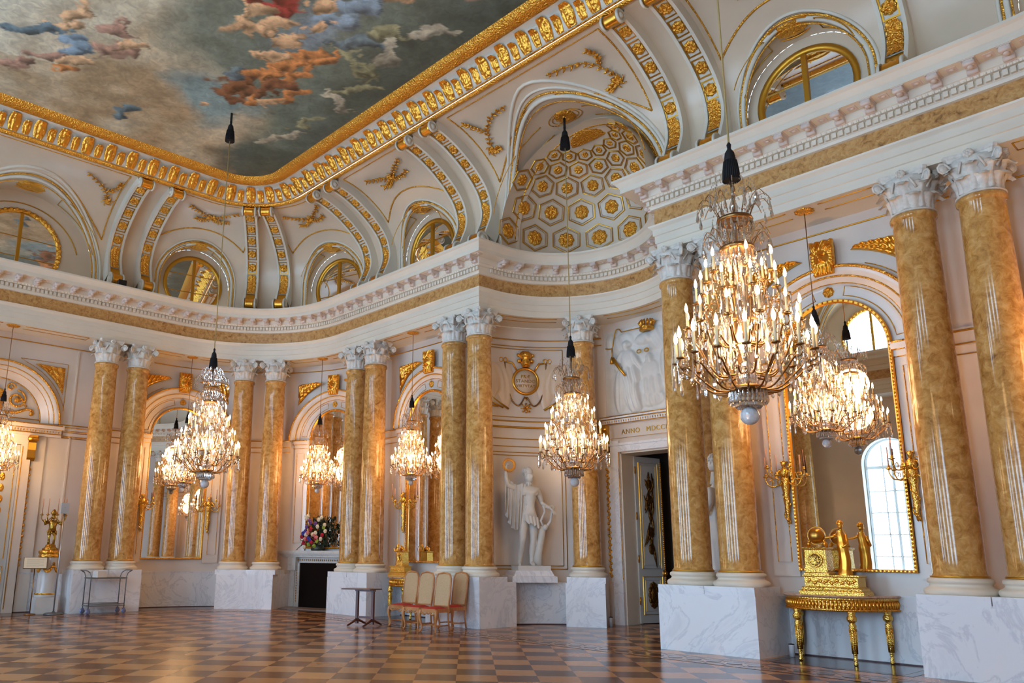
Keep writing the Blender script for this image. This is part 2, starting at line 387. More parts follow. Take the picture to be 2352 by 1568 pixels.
# thin dark plinth line along the floor
M_skirt = plain('dark_skirting_line', S(70, 38, 40), .4)
mb = MB()
for s_ in (-1, 1):
    for a, b in gaps: mapbox(mb, *sorted((s_ * a, s_ * b)), WO - .055, WO, 0, .022)
    mapbox(mb, *sorted((s_ * 16.84, s_ * 21.0)), WO - .055, WO, 0, .022)
mapbox(mb, 180, 123, .105, .3, 0, .022, f=WA); mapbox(mb, 57, 0, .105, .3, 0, .022, f=WA)
struct(mb, 'baseboard_dark_line', M_skirt)
# ------------------------------------------------------------ entablature
APL = []                                                  # generic sweep path: list of functions of offset
def ent_path(o, du=.25):
    pts = [W(u, o, 0) for u in ufine(APX + o, 2 * HP - (APX + o), du)]      # right of the apse all the way round to the left of it
    # walk: u from APX+o to HP..-HP..-(APX+o)
    t0 = 180; n = 36
    pts += [WA(180 - 180 * k / n, o, 0) for k in range(n + 1)]
    return pts
def sweep(prof, mb, flip=False, sm=False):
    N0 = len(ent_path(-.25)); rows = []
    for o, z in prof:
        us0, us1 = APX + o, 2 * HP - (APX + o); n = 300
        pts = [W(us0 + (us1 - us0) * k / n, o, z) for k in range(n + 1)] + [WA(180 - 180 * k / 40, o, z) for k in range(41)]
        rows.append(pts)
    mb.grid(rows, cv=True, sm=sm, flip=flip)
RF = -.2546
mb = MB(); sweep([(WO, 7.55), (-.235, 7.55), (-.235, 7.70), (-.262, 7.71), (-.262, 7.86), (-.29, 7.87), (-.29, 7.985), (-.30, 8.0), (-.345, 8.045), (-.355, 8.074), (RF, 8.074)], mb)
struct(mb, 'trim_architrave', M_white)
mb = MB(); sweep([(RF, 8.07), (RF, 8.425)], mb); struct(mb, 'trim_marble_frieze', M_frz)
mb = MB(); sweep([(RF, 8.419), (-.30, 8.43), (-.315, 8.475), (-.33, 8.49), (-.33, 8.60), (-.40, 8.61), (-.42, 8.65), (-.44, 8.66), (-.44, 8.795), (-.72, 8.80), (-.72, 8.90), (-.735, 8.915), (-.76, 8.95), (-.80, 9.0), (-.845, 9.03), (-.849, 9.072), (.55, 9.10)], mb)
struct(mb, 'trim_cornice', M_white)
def around(step, o, u0=None, u1=None):
    """positions along the visible entablature: (matrix, key)"""
    out = []; lim_ = 27.0
    n = int((lim_ - (APX + o)) / step)
    for s_ in (-1, 1):
        for k in range(n): out.append(Fr(s_ * (APX + o + step * (k + .5))))
    r = RA; m = int(pi * (RA + o) / step)
    for k in range(m): out.append(FrA(180 * (k + .5) / m))
    return out
mb = MB(); den = MB(); den.bb(-.035, .035, -.385, -.32, 8.50, 8.59)
for M in around(.11, -.36): mb.add(den, M)
struct(mb, 'trim_dentils', M_white)
# modillion: scrolled bracket under the corona
mod = MB()
pr = [(-.43, 8.79), (-.70, 8.79), (-.705, 8.75), (-.68, 8.715), (-.63, 8.705), (-.58, 8.72), (-.53, 8.72), (-.49, 8.69), (-.46, 8.655), (-.43, 8.64)]
b = len(mod.v); mod.grid([[(-.065, y, z) for y, z in pr], [(.065, y, z) for y, z in pr]], cv=True, sm=False)
mod.face(range(b, b + len(pr))); mod.face([b + len(pr) + k for k in range(len(pr))][::-1])
mod.tube([(-.075, -.665, 8.745), (.075, -.665, 8.745)], .04, 8); mod.tube([(-.075, -.475, 8.69), (.075, -.475, 8.69)], .045, 8)
mod.bb(-.09, .09, -.71, -.43, 8.785, 8.80)
mod.sphere((0, -.6, 8.70), .045, 8, 5, sc=(1, 1.4, .6))
mod.bb(.17, .30, -.64, -.48, 8.79, 8.802); mod.sphere((.235, -.56, 8.79), .04, 8, 4, sc=(1, 1, .4))
M_mod = stucco('pinkish_modillion_plaster', S(228, 210, 198), .5, .05, 6)
mb = MB()
for M in around(.475, -.56): mb.add(mod, M)
struct(mb, 'trim_modillions', M_mod)
eg = MB(); eg.sphere((0, -.405, 8.635), .03, 6, 4, sc=(.9, .7, 1.1))
mb = MB()
for M in around(.085, -.4): mb.add(eg, M)
struct(mb, 'trim_egg_moulding', M_white)
# soffit gold lines under the architrave between the pairs
mb = MB()
for s_ in (-1, 1):
    for c in BAYS:
        w = 1.15 if c < 18 else 1.95
        for o in (-.12, .18):
            for e in (-1, 1): mb.tube([W(s_ * c + e * (.28 + (w - .28) * k / 8), o, 7.548) for k in range(9)], .012, 4)
        for e in (-1, 1): mb.tube([W(s_ * c + e * w, -.12, 7.548), W(s_ * c + e * w, .18, 7.548)], .012, 4)
for t0, t1 in ((168, 134), (108, 72), (46, 12)):
    for o in (-.12, .16): mb.tube([WA(t0 + (t1 - t0) * k / 10, o, 7.548) for k in range(11)], .012, 4)
struct(mb, 'trim_soffit_gold_lines', M_goldline)
# ------------------------------------------------------------ cove above the cornice
CP = [(.55, 9.05), (.55, 9.7), (.545, 10.1), (.49, 10.5), (.36, 10.85), (.12, 11.22), (-.2, 11.52), (-.6, 11.78), (-1.05, 11.97), (-1.45, 12.06), (-1.78, 12.1)]
def catmull(P, n=8):
    out = []
    for i in range(len(P) - 1):
        p0, p1, p2, p3 = P[max(i - 1, 0)], P[i], P[i + 1], P[min(i + 2, len(P) - 1)]
        for k in range(n):
            t = k / n; out.append(tuple(.5 * ((2 * b) + (-a + c) * t + (2 * a - 5 * b + 4 * c - d) * t * t + (-a + 3 * b - 3 * c + d) * t ** 3) for a, b, c, d in zip(p0, p1, p2, p3)))
    out.append(P[-1]); return out
CV = catmull(CP, 8); CS = [0]
for a, b in zip(CV, CV[1:]): CS.append(CS[-1] + math.hypot(a[0] - b[0], a[1] - b[1]))
def cs(s):                                             # arclength -> o, z, inward normal
    s = min(max(s, 0), CS[-1] - 1e-6); i = max(k for k in range(len(CS)) if CS[k] <= s); i = min(i, len(CV) - 2)
    t = (s - CS[i]) / (CS[i + 1] - CS[i]); a, b = CV[i], CV[i + 1]; L = CS[i + 1] - CS[i]
    return a[0] + (b[0] - a[0]) * t, a[1] + (b[1] - a[1]) * t, (-(b[1] - a[1]) / L, (b[0] - a[0]) / L)
def zs(z):                                             # height -> arclength
    for i in range(len(CV) - 1):
        if CV[i + 1][1] >= z: return CS[i] + (CS[i + 1] - CS[i]) * (z - CV[i][1]) / (CV[i + 1][1] - CV[i][1])
    return CS[-1]
def uofx(uc, x, o):
    Mi = Fr(uc).inverted(); u = uc + x
    for _ in range(7):
        p = Mi @ W(u, o, 0); q = Mi @ W(u + .01, o, 0); u += (x - p.x) / max(1e-3, (q.x - p.x)) * .01
    return u
def cvs(uc, x, s, h=0.0):
    o, z, n = cs(s); u = uofx(uc, x, o); return W(u, o + n[0] * h, z + n[1] * h)
def cvz(uc, x, z, h=0.0): return cvs(uc, x, zs(z), h)
# lunettes: (u, radius of opening, centre height, window radius, window centre height)
LUN = []
for s_ in (-1, 1):
    for c in BAYS: LUN.append((s_ * c, 1.17, 10.12, .93, 10.12) if c < 18 else (s_ * c, 2.05, 9.62, 1.12, 10.0))
    LUN += [(s_ * (HP - 5.336), 1.17, 10.12, .93, 10.12), (s_ * (HP - 9.556), 1.17, 10.12, .93, 10.12), (s_ * (HP - 13.83), 1.17, 10.12, .93, 10.12)]
LUN.append((HP, 2.05, 9.62, 1.12, 10.0))
BIG = (0, 2.28, 9.55)
ARCH = [(l[0], l[1], l[2]) for l in LUN] + [BIG]
ns = 52; SS = [CS[-1] * k / ns for k in range(ns + 1)]; SP = [cs(s) for s in SS]
nu = 1000; UU = [-HP + 2 * HP * k / nu for k in range(nu + 1)]
fri = [(a, Fr(a[0]).inverted()) for a in ARCH]
def inhole(p):
    for (uc, r, zc), Mi in fri:
        q = Mi @ p
        if abs(q.y) > 2.4 or abs(q.x) > r: continue
        if p.z < zc or q.x ** 2 + (p.z - zc) ** 2 < r * r: return True
    return False
rows = [[W(u, o, z) for o, z, n in SP] for u in UU]
hole = [[inhole((rows[i][j] + rows[i + 1][j + 1]) / 2) for j in range(ns)] for i in range(nu)]
mb = MB(); mb.grid(rows, keep=lambda i, j: not hole[i][j], flip=True); struct(mb, 'ceiling_cove', M_cove)
def archpts(r, zc, n=40, legs=True, zb=9.08):
    p = [(r * math.cos(pi - pi * k / n), zc + r * math.sin(pi - pi * k / n)) for k in range(n + 1)]
    if legs: p = [(-r, zb + (zc - zb) * k / 6) for k in range(6)] + p + [(r, zc - (zc - zb) * (k + 1) / 6) for k in range(6)]
    return p
mW, mG = MB(), MB()
for uc, r, zc in ARCH:
    big = r > 2
    def ringt(mb, rr, rad, h, n=6, legs=True, flat=1.0):
        mb.tube([cvz(uc, x, z, h) for x, z in archpts(rr, zc, 40, legs)], rad, n, flat=flat)
    ringt(mW, r + .02, .055, .0); ringt(mW, r + .125, .035, .0); ringt(mG, r + .075, .028, .012); ringt(mG, r - .045, .016, .03)
    if big: ringt(mW, r + .2, .045, 0)
    # panel outline: pointed spandrel shape
    x1, zt, za = (2.27, 11.0, 11.85) if uc == 0 else ((2.15, 10.75, 11.86) if big else (1.34, 11.26, 11.66))
    zlow = zt; pts = [(x1 * k / 20, za - (za - zt) * abs(k / 20) ** 2.2) for k in range(-20, 21)]
    for rad, h, dx in ((.022, .005, 0),):
        mG.tube([cvz(uc, x, z, h) for x, z in pts], rad, 5)
        for e in (-1, 1):
            s0 = zs(zlow); mG.tube([cvs(uc, e * x1, s0 + (CS[-1] - .2 - s0) * k / 14, h) for k in range(15)], .018, 5)
        mG.tube([cvs(uc, -x1 + 2 * x1 * k / 10, CS[-1] - .2, h) for k in range(11)], .013, 5)
struct(mW, 'trim_lunette_mouldings', M_white); struct(mG, 'trim_lunette_gold_mouldings', M_goldf)
# soffits and back walls of the lunettes
BO = .66
mb = MB(); back = MB()
for uc, r, zc, rw, zw in LUN:
    M = Fr(uc); pts = archpts(r, zc, 40)
    mb.grid([[cvz(uc, x, z) for x, z in pts], [M @ Vector((x, BO, z)) for x, z in pts]], flip=True)
    # back plane with a round hole for the window
    n = 48
    inner = [M @ Vector((rw * math.cos(2 * pi * k / n), BO, zw + rw * math.sin(2 * pi * k / n))) for k in range(n)]
    out = []
    for k in range(n):
        dx, dz = math.cos(2 * pi * k / n), math.sin(2 * pi * k / n); t = 0
        while t < 4:
            x, z = dx * t, zw + dz * t
            if z < 9.0 or abs(x) > r or (z > zc and x * x + (z - zc) ** 2 > r * r): break
            t += .01
        out.append(M @ Vector((dx * max(t, rw), BO, zw + dz * max(t, rw))))
    back.grid([inner, out], cv=True, sm=False)
struct(mb, 'ceiling_lunette_soffits', M_cove); struct(back, 'ceiling_lunette_back_walls', M_cove)
# round windows: gilded frame, mullion, glazing bars, mirror panes (real glass towards the garden)
kk = len(WIN)
for uc, r, zc, rw, zw in LUN:
    garden = abs(uc) > 26; kk += 1; M = Fr(uc, BO, zw); n = 40
    root = bpy.data.objects.new('window_%d' % kk, None); col.objects.link(root); root.matrix_world = M; root['kind'] = 'structure'
    fr = MB(); rows = []
    for k in range(n):
        a = 2 * pi * k / n; rows.append([Vector((q * math.cos(a), y, q * math.sin(a))) for q, y in ((rw + .02, .02), (rw + .02, -.035), (rw - .04, -.05), (rw - .1, -.02), (rw - .1, .03))])
    fr.grid(rows, cu=True); fr.build('frame', M_goldline if not r > 2 else M_gold2, root)
    if r > 2:
        w = MB(); 
        for k in range(44):
            a = 2 * pi * k / 44; w.sphere(((rw - .02) * math.cos(a), -.06, (rw - .02) * math.sin(a)), .06, 6, 4, sc=(.9, .5, .9))
        w.build('laurel_wreath', M_goldf, root)
    b = MB(); b.bb(-.045, .045, -.03, .02, -rw + .1, rw - .1); b.build('mullion', M_goldline, root)
    b = MB()
    for z in (-.28, .3):
        h = math.sqrt((rw - .08) ** 2 - z * z); b.bb(-h, h, -.008, .008, z - .008, z + .008)
    b.build('glazing_bar', M_goldline, root)
    if not garden:
        g = MB(); g.vert((0, .012, 0)); 
        for k in range(n): g.vert(((rw - .06) * math.cos(2 * pi * k / n), .012, (rw - .06) * math.sin(2 * pi * k / n)))
        for k in range(n): g.face((0, 1 + k, 1 + (k + 1) % n))
        g.build('mirror_pane', M_mirror, root)
# ------------------------------------------------------------ rosettes (shared meshes)
def rosette(r, h, petals=8, rings=2, mid=True, n=40):
    mb = MB(); rows = []
    R_ = [0, .1, .2, .26, .34, .45, .56, .66, .76, .86, .95, 1.0]
    for q in R_:
        row = []
        for k in range(n):
            a = 2 * pi * k / n; lob = abs(math.cos(petals * a / 2)); rr = q * (1 - .16 * (1 - lob) * min(1, q * 1.3))
            if q < .22: y = h * (1.0 - (q / .24) ** 2 * .4)
            else:
                y = h * (.35 + .55 * math.sin(min(1, (q - .2) / .8) * pi) * (.45 + .55 * lob)) * (1 if q < 1 else 0)
            row.append((r * rr * math.cos(a), -y, r * rr * math.sin(a)))
        rows.append(row)
    mb.grid(rows, cv=True, flip=True); return mb
ROS = rosette(.5, .12)
def ros_at(mb, M, r, h=1): mb.add(ROS, M @ Matrix.Diagonal((r / .5, h, r / .5, 1)))
# oval rosettes on the lunette soffits
me_oval = MB(); me_oval.add(rosette(.26, .07, 12), Matrix()); me_oval = me_oval.mesh('oval_rosette', M_goldf)
me_ovr = MB(); me_ovr.tube([(.31 * math.cos(2 * pi * k / 32), -.01, .31 * math.sin(2 * pi * k / 32)) for k in range(32)], .02, 6, closed=True); me_ovr = me_ovr.mesh('oval_rim', M_gold)
def surf(p, nrm, xdir):                                  # matrix with local -Y = nrm
    y = -Vector(nrm).normalized(); x = (Vector(xdir) - y * y.dot(Vector(xdir))).normalized(); z = x.cross(y)
    return Matrix(((x.x, y.x, z.x, p[0]), (x.y, y.y, z.y, p[1]), (x.z, y.z, z.z, p[2]), (0, 0, 0, 1)))
nm = {-5.336: 'between the apse and the fireplace bay', -9.556: 'above the fireplace bay', -13.83: 'in the rounded corner left of the fireplace', 5.336: 'right of the apse above the nearest mirror', -18.92: 'over the arched door at the left edge'}
for uc, r, zc, rw, zw in LUN:
    if abs(uc) > 19 or (uc > 6): continue
    M = Fr(uc); y0 = .18 if r < 2 else .1
    m4 = surf(M @ Vector((0, y0, zc + r - .01)), (0, 0, -1), M.to_3x3() @ Vector((1, 0, 0)))
    o = bpy.data.objects.new('ceiling_rosette', me_oval); col.objects.link(o); o.matrix_world = m4 @ Matrix.Diagonal((1.25 if r < 2 else 1.6, 1, .95, 1))
    tag(o, 'gilded oval rosette under the lunette arch ' + nm[uc], 'rosette', 'oval rosettes under the lunette arches')
    q = bpy.data.objects.new('rim', me_ovr); col.objects.link(q); q.parent = o
mb = MB()
for uc, r, zc, rw, zw in LUN:                            # gold panel lines on the lunette soffits
    if abs(uc) > 20: continue
    M = Fr(uc)
    for e in (-1, 1):
        for y in ((.05, .45) if r < 2 else (-.1, .45)):
            mb.tube([M @ Vector(((r - .01) * math.cos(a), y, zc + (r - .01) * math.sin(a))) for a in [pi / 2 + e * (.42 + .85 * k / 12) for k in range(13)]], .012, 4)
        a = pi / 2 + e * .42; mb.tube([M @ Vector(((r - .01) * math.cos(a), y, zc + (r - .01) * math.sin(a))) for y in (.05, .25, .45)], .012, 4)
    if r > 2: mb.tube([M @ Vector((x, BO - .01, z)) for x, z in archpts(r - .4, zc + .05, 30, False)][3:-3], .018, 4)
struct(mb, 'trim_lunette_panel_lines', M_goldline)
# ------------------------------------------------------------ double scroll brackets on the cove
RB = catmull([(.02, 9.62), (.12, 9.85), (.24, 10.15), (.25, 10.45), (.13, 10.8), (-.12, 11.1), (-.5, 11.4), (-.95, 11.66), (-1.35, 11.82), (-1.7, 11.9)], 4)
def rib_local(off):                                      # offset the front curve towards the wall
    out = []
    for i in range(len(RB)):
        a, b = RB[max(0, i - 1)], RB[min(len(RB) - 1, i + 1)]; dx, dz = b[0] - a[0], b[1] - a[1]; L = math.hypot(dx, dz)
        out.append((RB[i][0] + dz / L * off, RB[i][1] - dx / L * off))
    return out
fr_, bk_, md_ = rib_local(0), rib_local(.42), rib_local(.045)
hw = .21
body = MB()
for x0, x1 in ((-hw, -hw + .065), (hw - .065, hw)):
    body.grid([[(x0, a[0], a[1]), (x1, a[0], a[1]), (x1, b[0], b[1]), (x0, b[0], b[1])] for a, b in zip(fr_, bk_)], cv=True, sm=False, flip=True)
body.grid([[(-hw + .06, a[0], a[1]), (hw - .06, a[0], a[1])] for a in md_], sm=True, flip=True)
body.bb(-hw - .03, hw + .03, -.16, .55, 9.09, 9.30)
body_me = body.mesh('bracket_body', M_white)
def scrollpart(cy, cz, r, w, name, spiral=True):
    g = MB(); g.lathe([(r * .96, -w), (r, -w * .6), (r * .9, -w * .3), (r * 1.02, 0), (r * .9, w * .3), (r, w * .6), (r * .96, w)], 20, M=Matrix.Translation((0, cy, cz)) @ Matrix.Rotation(pi / 2, 4, 'Y'))
    wv = MB()
    for e in (-1, 1):
        wv.lathe([(r * 1.12, 0), (r * 1.15, .03), (r * 1.1, .05), (r * .8, .055), (r * .75, .035), (r * .5, .035), (r * .45, .07), (r * .2, .075), (0, .08)], 20, M=Matrix.Translation((e * w, cy, cz)) @ Matrix.Rotation(e * pi / 2, 4, 'Y'))
    return g.mesh(name, M_gold), wv.mesh(name + '_volutes', M_white)
bs_g, bs_w = scrollpart(-.03, 9.47, .175, .15, 'bottom_scroll'); ts_g, ts_w = scrollpart(-1.78, 11.9, .13, .16, 'top_scroll')
# gold strip split in five rosette squares and the acanthus leaf
Ls = [0]
for a, b in zip(md_, md_[1:]): Ls.append(Ls[-1] + math.hypot(a[0] - b[0], a[1] - b[1]))
def rp(s, h=0.0):
    s = min(max(s, 0), Ls[-1] - 1e-5); i = max(k for k in range(len(Ls) - 1) if Ls[k] <= s); t = (s - Ls[i]) / (Ls[i + 1] - Ls[i]); a, b = md_[i], md_[i + 1]
    dx, dz = (b[0] - a[0]), (b[1] - a[1]); L = math.hypot(dx, dz); nn_ = (-dz / L, dx / L)
    return a[0] + dx * t + nn_[0] * h, a[1] + dz * t + nn_[1] * h, nn_
gw = hw - .065; TOT = Ls[-1]; leaf0, leaf1 = .30, 1.02; sq = (TOT - .12 - leaf1) / 5
strips = []
for k in range(5):
    strip = MB()
    s0 = leaf1 + .03 + k * sq; s1 = s0 + sq - .06
    for sa, sb, xa, xb in ((s0, s1, -gw, -gw + .03), (s0, s1, gw - .03, gw), (s0, s0 + .03, -gw, gw), (s1 - .03, s1, -gw, gw)):
        r_ = [[(x, rp(s, h)[0], rp(s, h)[1]) for x, h in ((xa, .0), (xa, .018), (xb, .018), (xb, 0))] for s in [sa + (sb - sa) * q / 3 for q in range(4)]]
        strip.grid(r_, sm=False, flip=True)
    strips.append(strip.mesh('rosette_panel', M_goldline))
strip = MB(); strip.grid([[(x, rp(s, .004)[0], rp(s, .004)[1]) for x in (-gw, gw)] for s in [leaf0 * q / 5 for q in range(6)]], flip=True)
strip_me = strip.mesh('lower_gold_panel', M_goldline)
leaf = MB(); rows = []
for i in range(25):
    s = leaf0 + (leaf1 - leaf0) * i / 24; row = []; t = i / 24
    for j in range(13):
        x = (j / 6 - 1); lob = 1 - .13 * abs(math.sin(t * 15)); w = gw * lob * (1 if t < .85 else 1 - (t - .85) * 2.0)
        h = .012 + .04 * (1 - x * x) * (.6 + .4 * math.cos(x * 9)) + .02 * abs(math.sin(t * 15 + abs(x) * 3)) + (.07 * (t - .8) / .2 if t > .8 else 0)
        y, z, _ = rp(s, h); row.append((x * w, y, z))
    rows.append(row)
leaf.grid(rows, flip=True); leaf_me = leaf.mesh('acanthus_leaf', M_goldf)
rr_me = MB(); ros_at(rr_me, Matrix(), .138, .55); rr_me = rr_me.mesh('rosette', M_goldf)
rmats = []
for k in range(5):
    s = leaf1 + .03 + k * sq + (sq - .06) / 2; y, z, n = rp(s, .002); rmats.append(surf((0, y, z), (0, n[0], n[1]), (1, 0, 0)))
def link(name, me, parent=None, M=None):
    o = bpy.data.objects.new(name, me); col.objects.link(o)
    if parent: o.parent = parent
    if M is not None: o.matrix_local = M
    return o
pairname = {-2.765: ('left of the apse', 'right'), -3.68: ('left of the apse', 'left'), 2.765: ('right of the apse', 'left'), 3.68: ('right of the apse', 'right'), -6.99: ('right of the fireplace bay', 'right'), -7.91: ('right of the fireplace bay', 'left'),
            -11.2: ('left of the fireplace bay', 'right'), -12.19: ('left of the fireplace bay', 'left'), -15.46: ('nearest the trolley', 'right'), -16.38: ('nearest the trolley', 'left'), 6.99: ('by the right edge', 'left'), 7.91: ('by the right edge', 'right')}
def bracket(u, lab, grp):
    t = empty('scroll_bracket', lab, 'ceiling bracket', Fr(u), grp)
    link('body', body_me, t); link('gold_panel', strip_me, t); link('acanthus_leaf', leaf_me, t)
    for M, sm_ in zip(rmats, strips): link('rosette', rr_me, link('rosette_panel', sm_, t), M)
    g = link('top_scroll', ts_g, t); link('volute', ts_w, g); g = link('bottom_scroll', bs_g, t); link('volute', bs_w, g)
for u, (w, e) in pairname.items():
    if u == 7.91: continue
    bracket(u, 'gilded scroll bracket, %s one of the pair on the cove %s' % (e, w), 'gilded scroll brackets on the cove')
for s_ in (-1, 1):
    for a in (21.46, 22.38, HP - 12.19, HP - 11.2, HP - 7.91, HP - 6.99, HP - 3.68, HP - 2.765): bracket(s_ * a, 'gilded scroll bracket of the cove seen only in the mirrors', 'gilded scroll brackets seen only in mirrors')
# ------------------------------------------------------------ gilded frame of the ceiling painting
def csweep(prof, mb, nu=420, flip=True, sm=True): mb.grid([[W(-HP + 2 * HP * k / nu, o, z) for k in range(nu)] for o, z in prof], cv=True, sm=sm, flip=flip)
mb = MB(); csweep([(-1.74, 12.2), (-1.76, 12.06), (-1.80, 12.03), (-1.86, 12.05), (-1.88, 12.09)], mb, flip=False); csweep([(-1.90, 12.09), (-1.93, 12.07), (-1.96, 12.09)], mb, flip=False); struct(mb, 'trim_ceiling_lower_gold', M_goldf)
mb = MB(); csweep([(-1.94, 12.1), (-2.0, 12.14), (-2.06, 12.22), (-2.16, 12.40), (-2.26, 12.47), (-2.5, 12.47)], mb, flip=False); struct(mb, 'trim_ceiling_white_band', M_white)
mb = MB(); csweep([(-2.42, 12.49), (-2.44, 12.455), (-2.50, 12.445), (-2.56, 12.47), (-2.60, 12.47), (-2.68, 12.51), (-2.72, 12.56), (-2.78, 12.63)], mb, flip=False); struct(mb, 'trim_ceiling_upper_gold', M_goldf)
# big acanthus modules
ac = MB(); rows = []
def acmod(w, y0, z0, y1, z1, amp):
    m = MB(); rows = []
    for i in range(9):
        t = i / 8; row = []
        for j in range(9):
            x = j / 4 - 1; ww = w * (.72 + .28 * math.sin(t * pi)) * (1 if t < .9 else .8); cur = (t - .75) * .35 if t > .75 else 0
            h = amp * ((1 - x * x) * .7 + .3 * math.cos(x * 8)) * (.5 + .5 * math.sin(t * pi)) + cur
            y = y0 + (y1 - y0) * t; z = z0 + (z1 - z0) * t; L = math.hypot(y1 - y0, z1 - z0); row.append((x * ww, y - (z1 - z0) / L * h, z - abs(y1 - y0) / L * h))
        rows.append(row)
    m.grid(rows, flip=True); return m
A1 = acmod(.185, -1.99, 12.1, -2.27, 12.50, .085); A2 = acmod(.105, -1.98, 12.11, -2.2, 12.42, .06)
n = 208; mb = MB()
cr_ = (RC - 2.1) / RC; tl = 4 * SA + 2 * SH + 4 * LC * cr_
for k in range(n):
    q = tl * (k + .5) / n - tl / 2; a = abs(q); b1, b2, b3, b4 = SA, SA + LC * cr_, SA + LC * cr_ + SH, SA + 2 * LC * cr_ + SH
    ua = a if a <= b1 else SA + (a - b1) / cr_ if a <= b2 else SA + LC + (a - b2) if a <= b3 else SA + LC + SH + (a - b3) / cr_ if a <= b4 else SA + 2 * LC + SH + (a - b4)
    M = Fr(math.copysign(ua, q)); mb.add(A1, M @ Matrix.Diagonal((.8, 1, 1, 1))) if k % 2 == 0 else mb.add(A2, M)
struct(mb, 'trim_ceiling_acanthus', M_gold2)
# ------------------------------------------------------------ ceiling painting: generic clouded sky with loose draped shapes
from mathutils import noise as NZ
def cell(x, y):
    def fb(s, o=0, k=5): return NZ.fractal(Vector((x * s + o, y * s - o, o * .7)), .9, 2.1, k)
    wx, wy = x + .8 * fb(.35, 3), y + .8 * fb(.35, 11)
    n1 = fb(.55, 5); n2 = fb(1.3, 9, 4); n3 = fb(4, 2, 3)
    brown = (.46, .33, .19); cream = (.62, .54, .38); teal = (.17, .22, .185); dteal = (.085, .11, .09); blue = (.27, .38, .38)
    def mixc(a, b, t): t = min(1, max(0, t)); return tuple(p + (q - p) * t for p, q in zip(a, b))
    d = (wx + 5.9) * .55 + (wy + 6.2) * .62                  # light part at the far end, dark sea towards the corner near the apse
    c = mixc(cream, brown, .55 + n1 * 1.3 - (wx + 8.5) * .12)
    c = mixc(c, (.78, .74, .58), (-(wy + 7.8)) * .35 * (1 if wx > -7.5 else .3) + n2 * .25)
    c = mixc(c, teal, d * 1.1 + .3 * n1)
    c = mixc(c, dteal, (wy + 4.6) * .75 + n1 * .9 + .1)
    bl = 1 - math.hypot((wx + 6.4) / 1.5, (wy + 5.9) / .9); c = mixc(c, blue, bl * 2.2)
    bl = 1 - math.hypot((wx + 2.3) / 1.3, (wy + 5.7) / .8); c = mixc(c, (.25, .33, .38), bl * 2)
    c = tuple(v * (1 + .28 * n2 + .18 * n3) for v in c); return c
BL = [(-4.6, -5.55, .95, .24, .5, 'h'), (-5.2, -5.2, .75, .22, .45, 'h'), (-3.5, -5.2, .85, .2, .3, 'o'), (-3.2, -4.75, .7, .14, .25, 'o'), (-4.2, -4.9, .6, .2, .35, 'o'), (-4.9, -4.55, .7, .15, .3, 'o'), (-5.7, -5.15, .45, .14, .3, 'o'), (-5.4, -4.7, .25, .15, 0, 'f'), (-3.9, -5.75, .3, .2, 1.0, 'f'), (-3.0, -5.75, .35, .22, .6, 'f'),
      (-2.2, -6.35, .55, .3, .8, 'r'), (-2.7, -6.1, .5, .2, .3, 'f'), (-3.1, -6.5, .6, .25, .9, 'f'), (-1.7, -5.25, .6, .25, .6, 'b'), (-2.1, -5.4, .3, .16, .9, 'f'), (-5.9, -8.4, .5, .28, .5, 'm'), (-5.5, -8.2, .35, .2, 1.1, 'f'), (-7.0, -9.3, .7, .16, .9, 'm'), (-7.4, -9.0, .35, .15, .4, 'o'), (-5.9, -9.6, .7, .15, .7, 'f'), (-5.2, -9.4, .6, .17, .2, 'f'), (-6.3, -9.9, .7, .14, .9, 'n'),
      (-2.7, -3.95, .15, .8, .5, 'g'), (-4.2, -3.5, .12, .6, .3, 'w'), (-6.6, -3.6, .8, .14, .5, 'w'), (-1.3, -4.2, .5, .2, .9, 'g'), (-.2, -4.9, .6, .25, .4, 'f'), (.8, -4.0, .5, .3, 1, 'm')]
CC = {'h': (.27, .11, .05), 'o': (.66, .27, .09), 'f': (.78, .50, .28), 'r': (.46, .06, .05), 'b': (.28, .40, .50), 'm': (.50, .30, .22), 'n': (.16, .24, .28), 'g': (.34, .34, .20), 'w': (.50, .47, .36)}
BL += [(-5.6, -5.75, .5, .26, .6, 'h'), (-5.9, -5.5, .22, .16, 1.2, 'h'), (-4.9, -5.95, .35, .14, .2, 'n'), (-4.1, -5.35, .7, .28, .4, 'o'), (-4.6, -4.95, .5, .2, .7, 'h'), (-3.6, -5.55, .3, .2, 1.3, 'f'), (-2.6, -6.7, .35, .3, .2, 'f'), (-1.9, -6.7, .5, .3, 1.0, 'r'), (-1.4, -5.6, .4, .22, 1.2, 'f'), (-.9, -5.1, .5, .3, .3, 'b'), (-5.1, -8.6, .35, .3, .2, 'm'), (-6.9, -8.9, .3, .2, 1.3, 'f'),
       (-1.9, -3.7, .25, .5, .9, 'w'), (-3.4, -3.4, .6, .12, .6, 'g'), (-5.6, -3.5, .5, .16, .2, 'g'), (-.6, -3.5, .5, .18, .7, 'w'), (-2.0, -4.5, .6, .2, .9, 'n'), (-6.7, -6.0, .2, .1, .4, 'f'), (-6.3, -9.1, .5, .2, .1, 'b'), (-7.9, -9.9, .5, .16, .6, 'm'), (-8.3, -7.3, .5, .2, .3, 'n')]
for k in range(30):
    BL.append((random.uniform(1, 9), random.uniform(-13, -3.5), random.uniform(.3, .8), random.uniform(.15, .3), random.uniform(0, 3), random.choice('hofrbmn')))
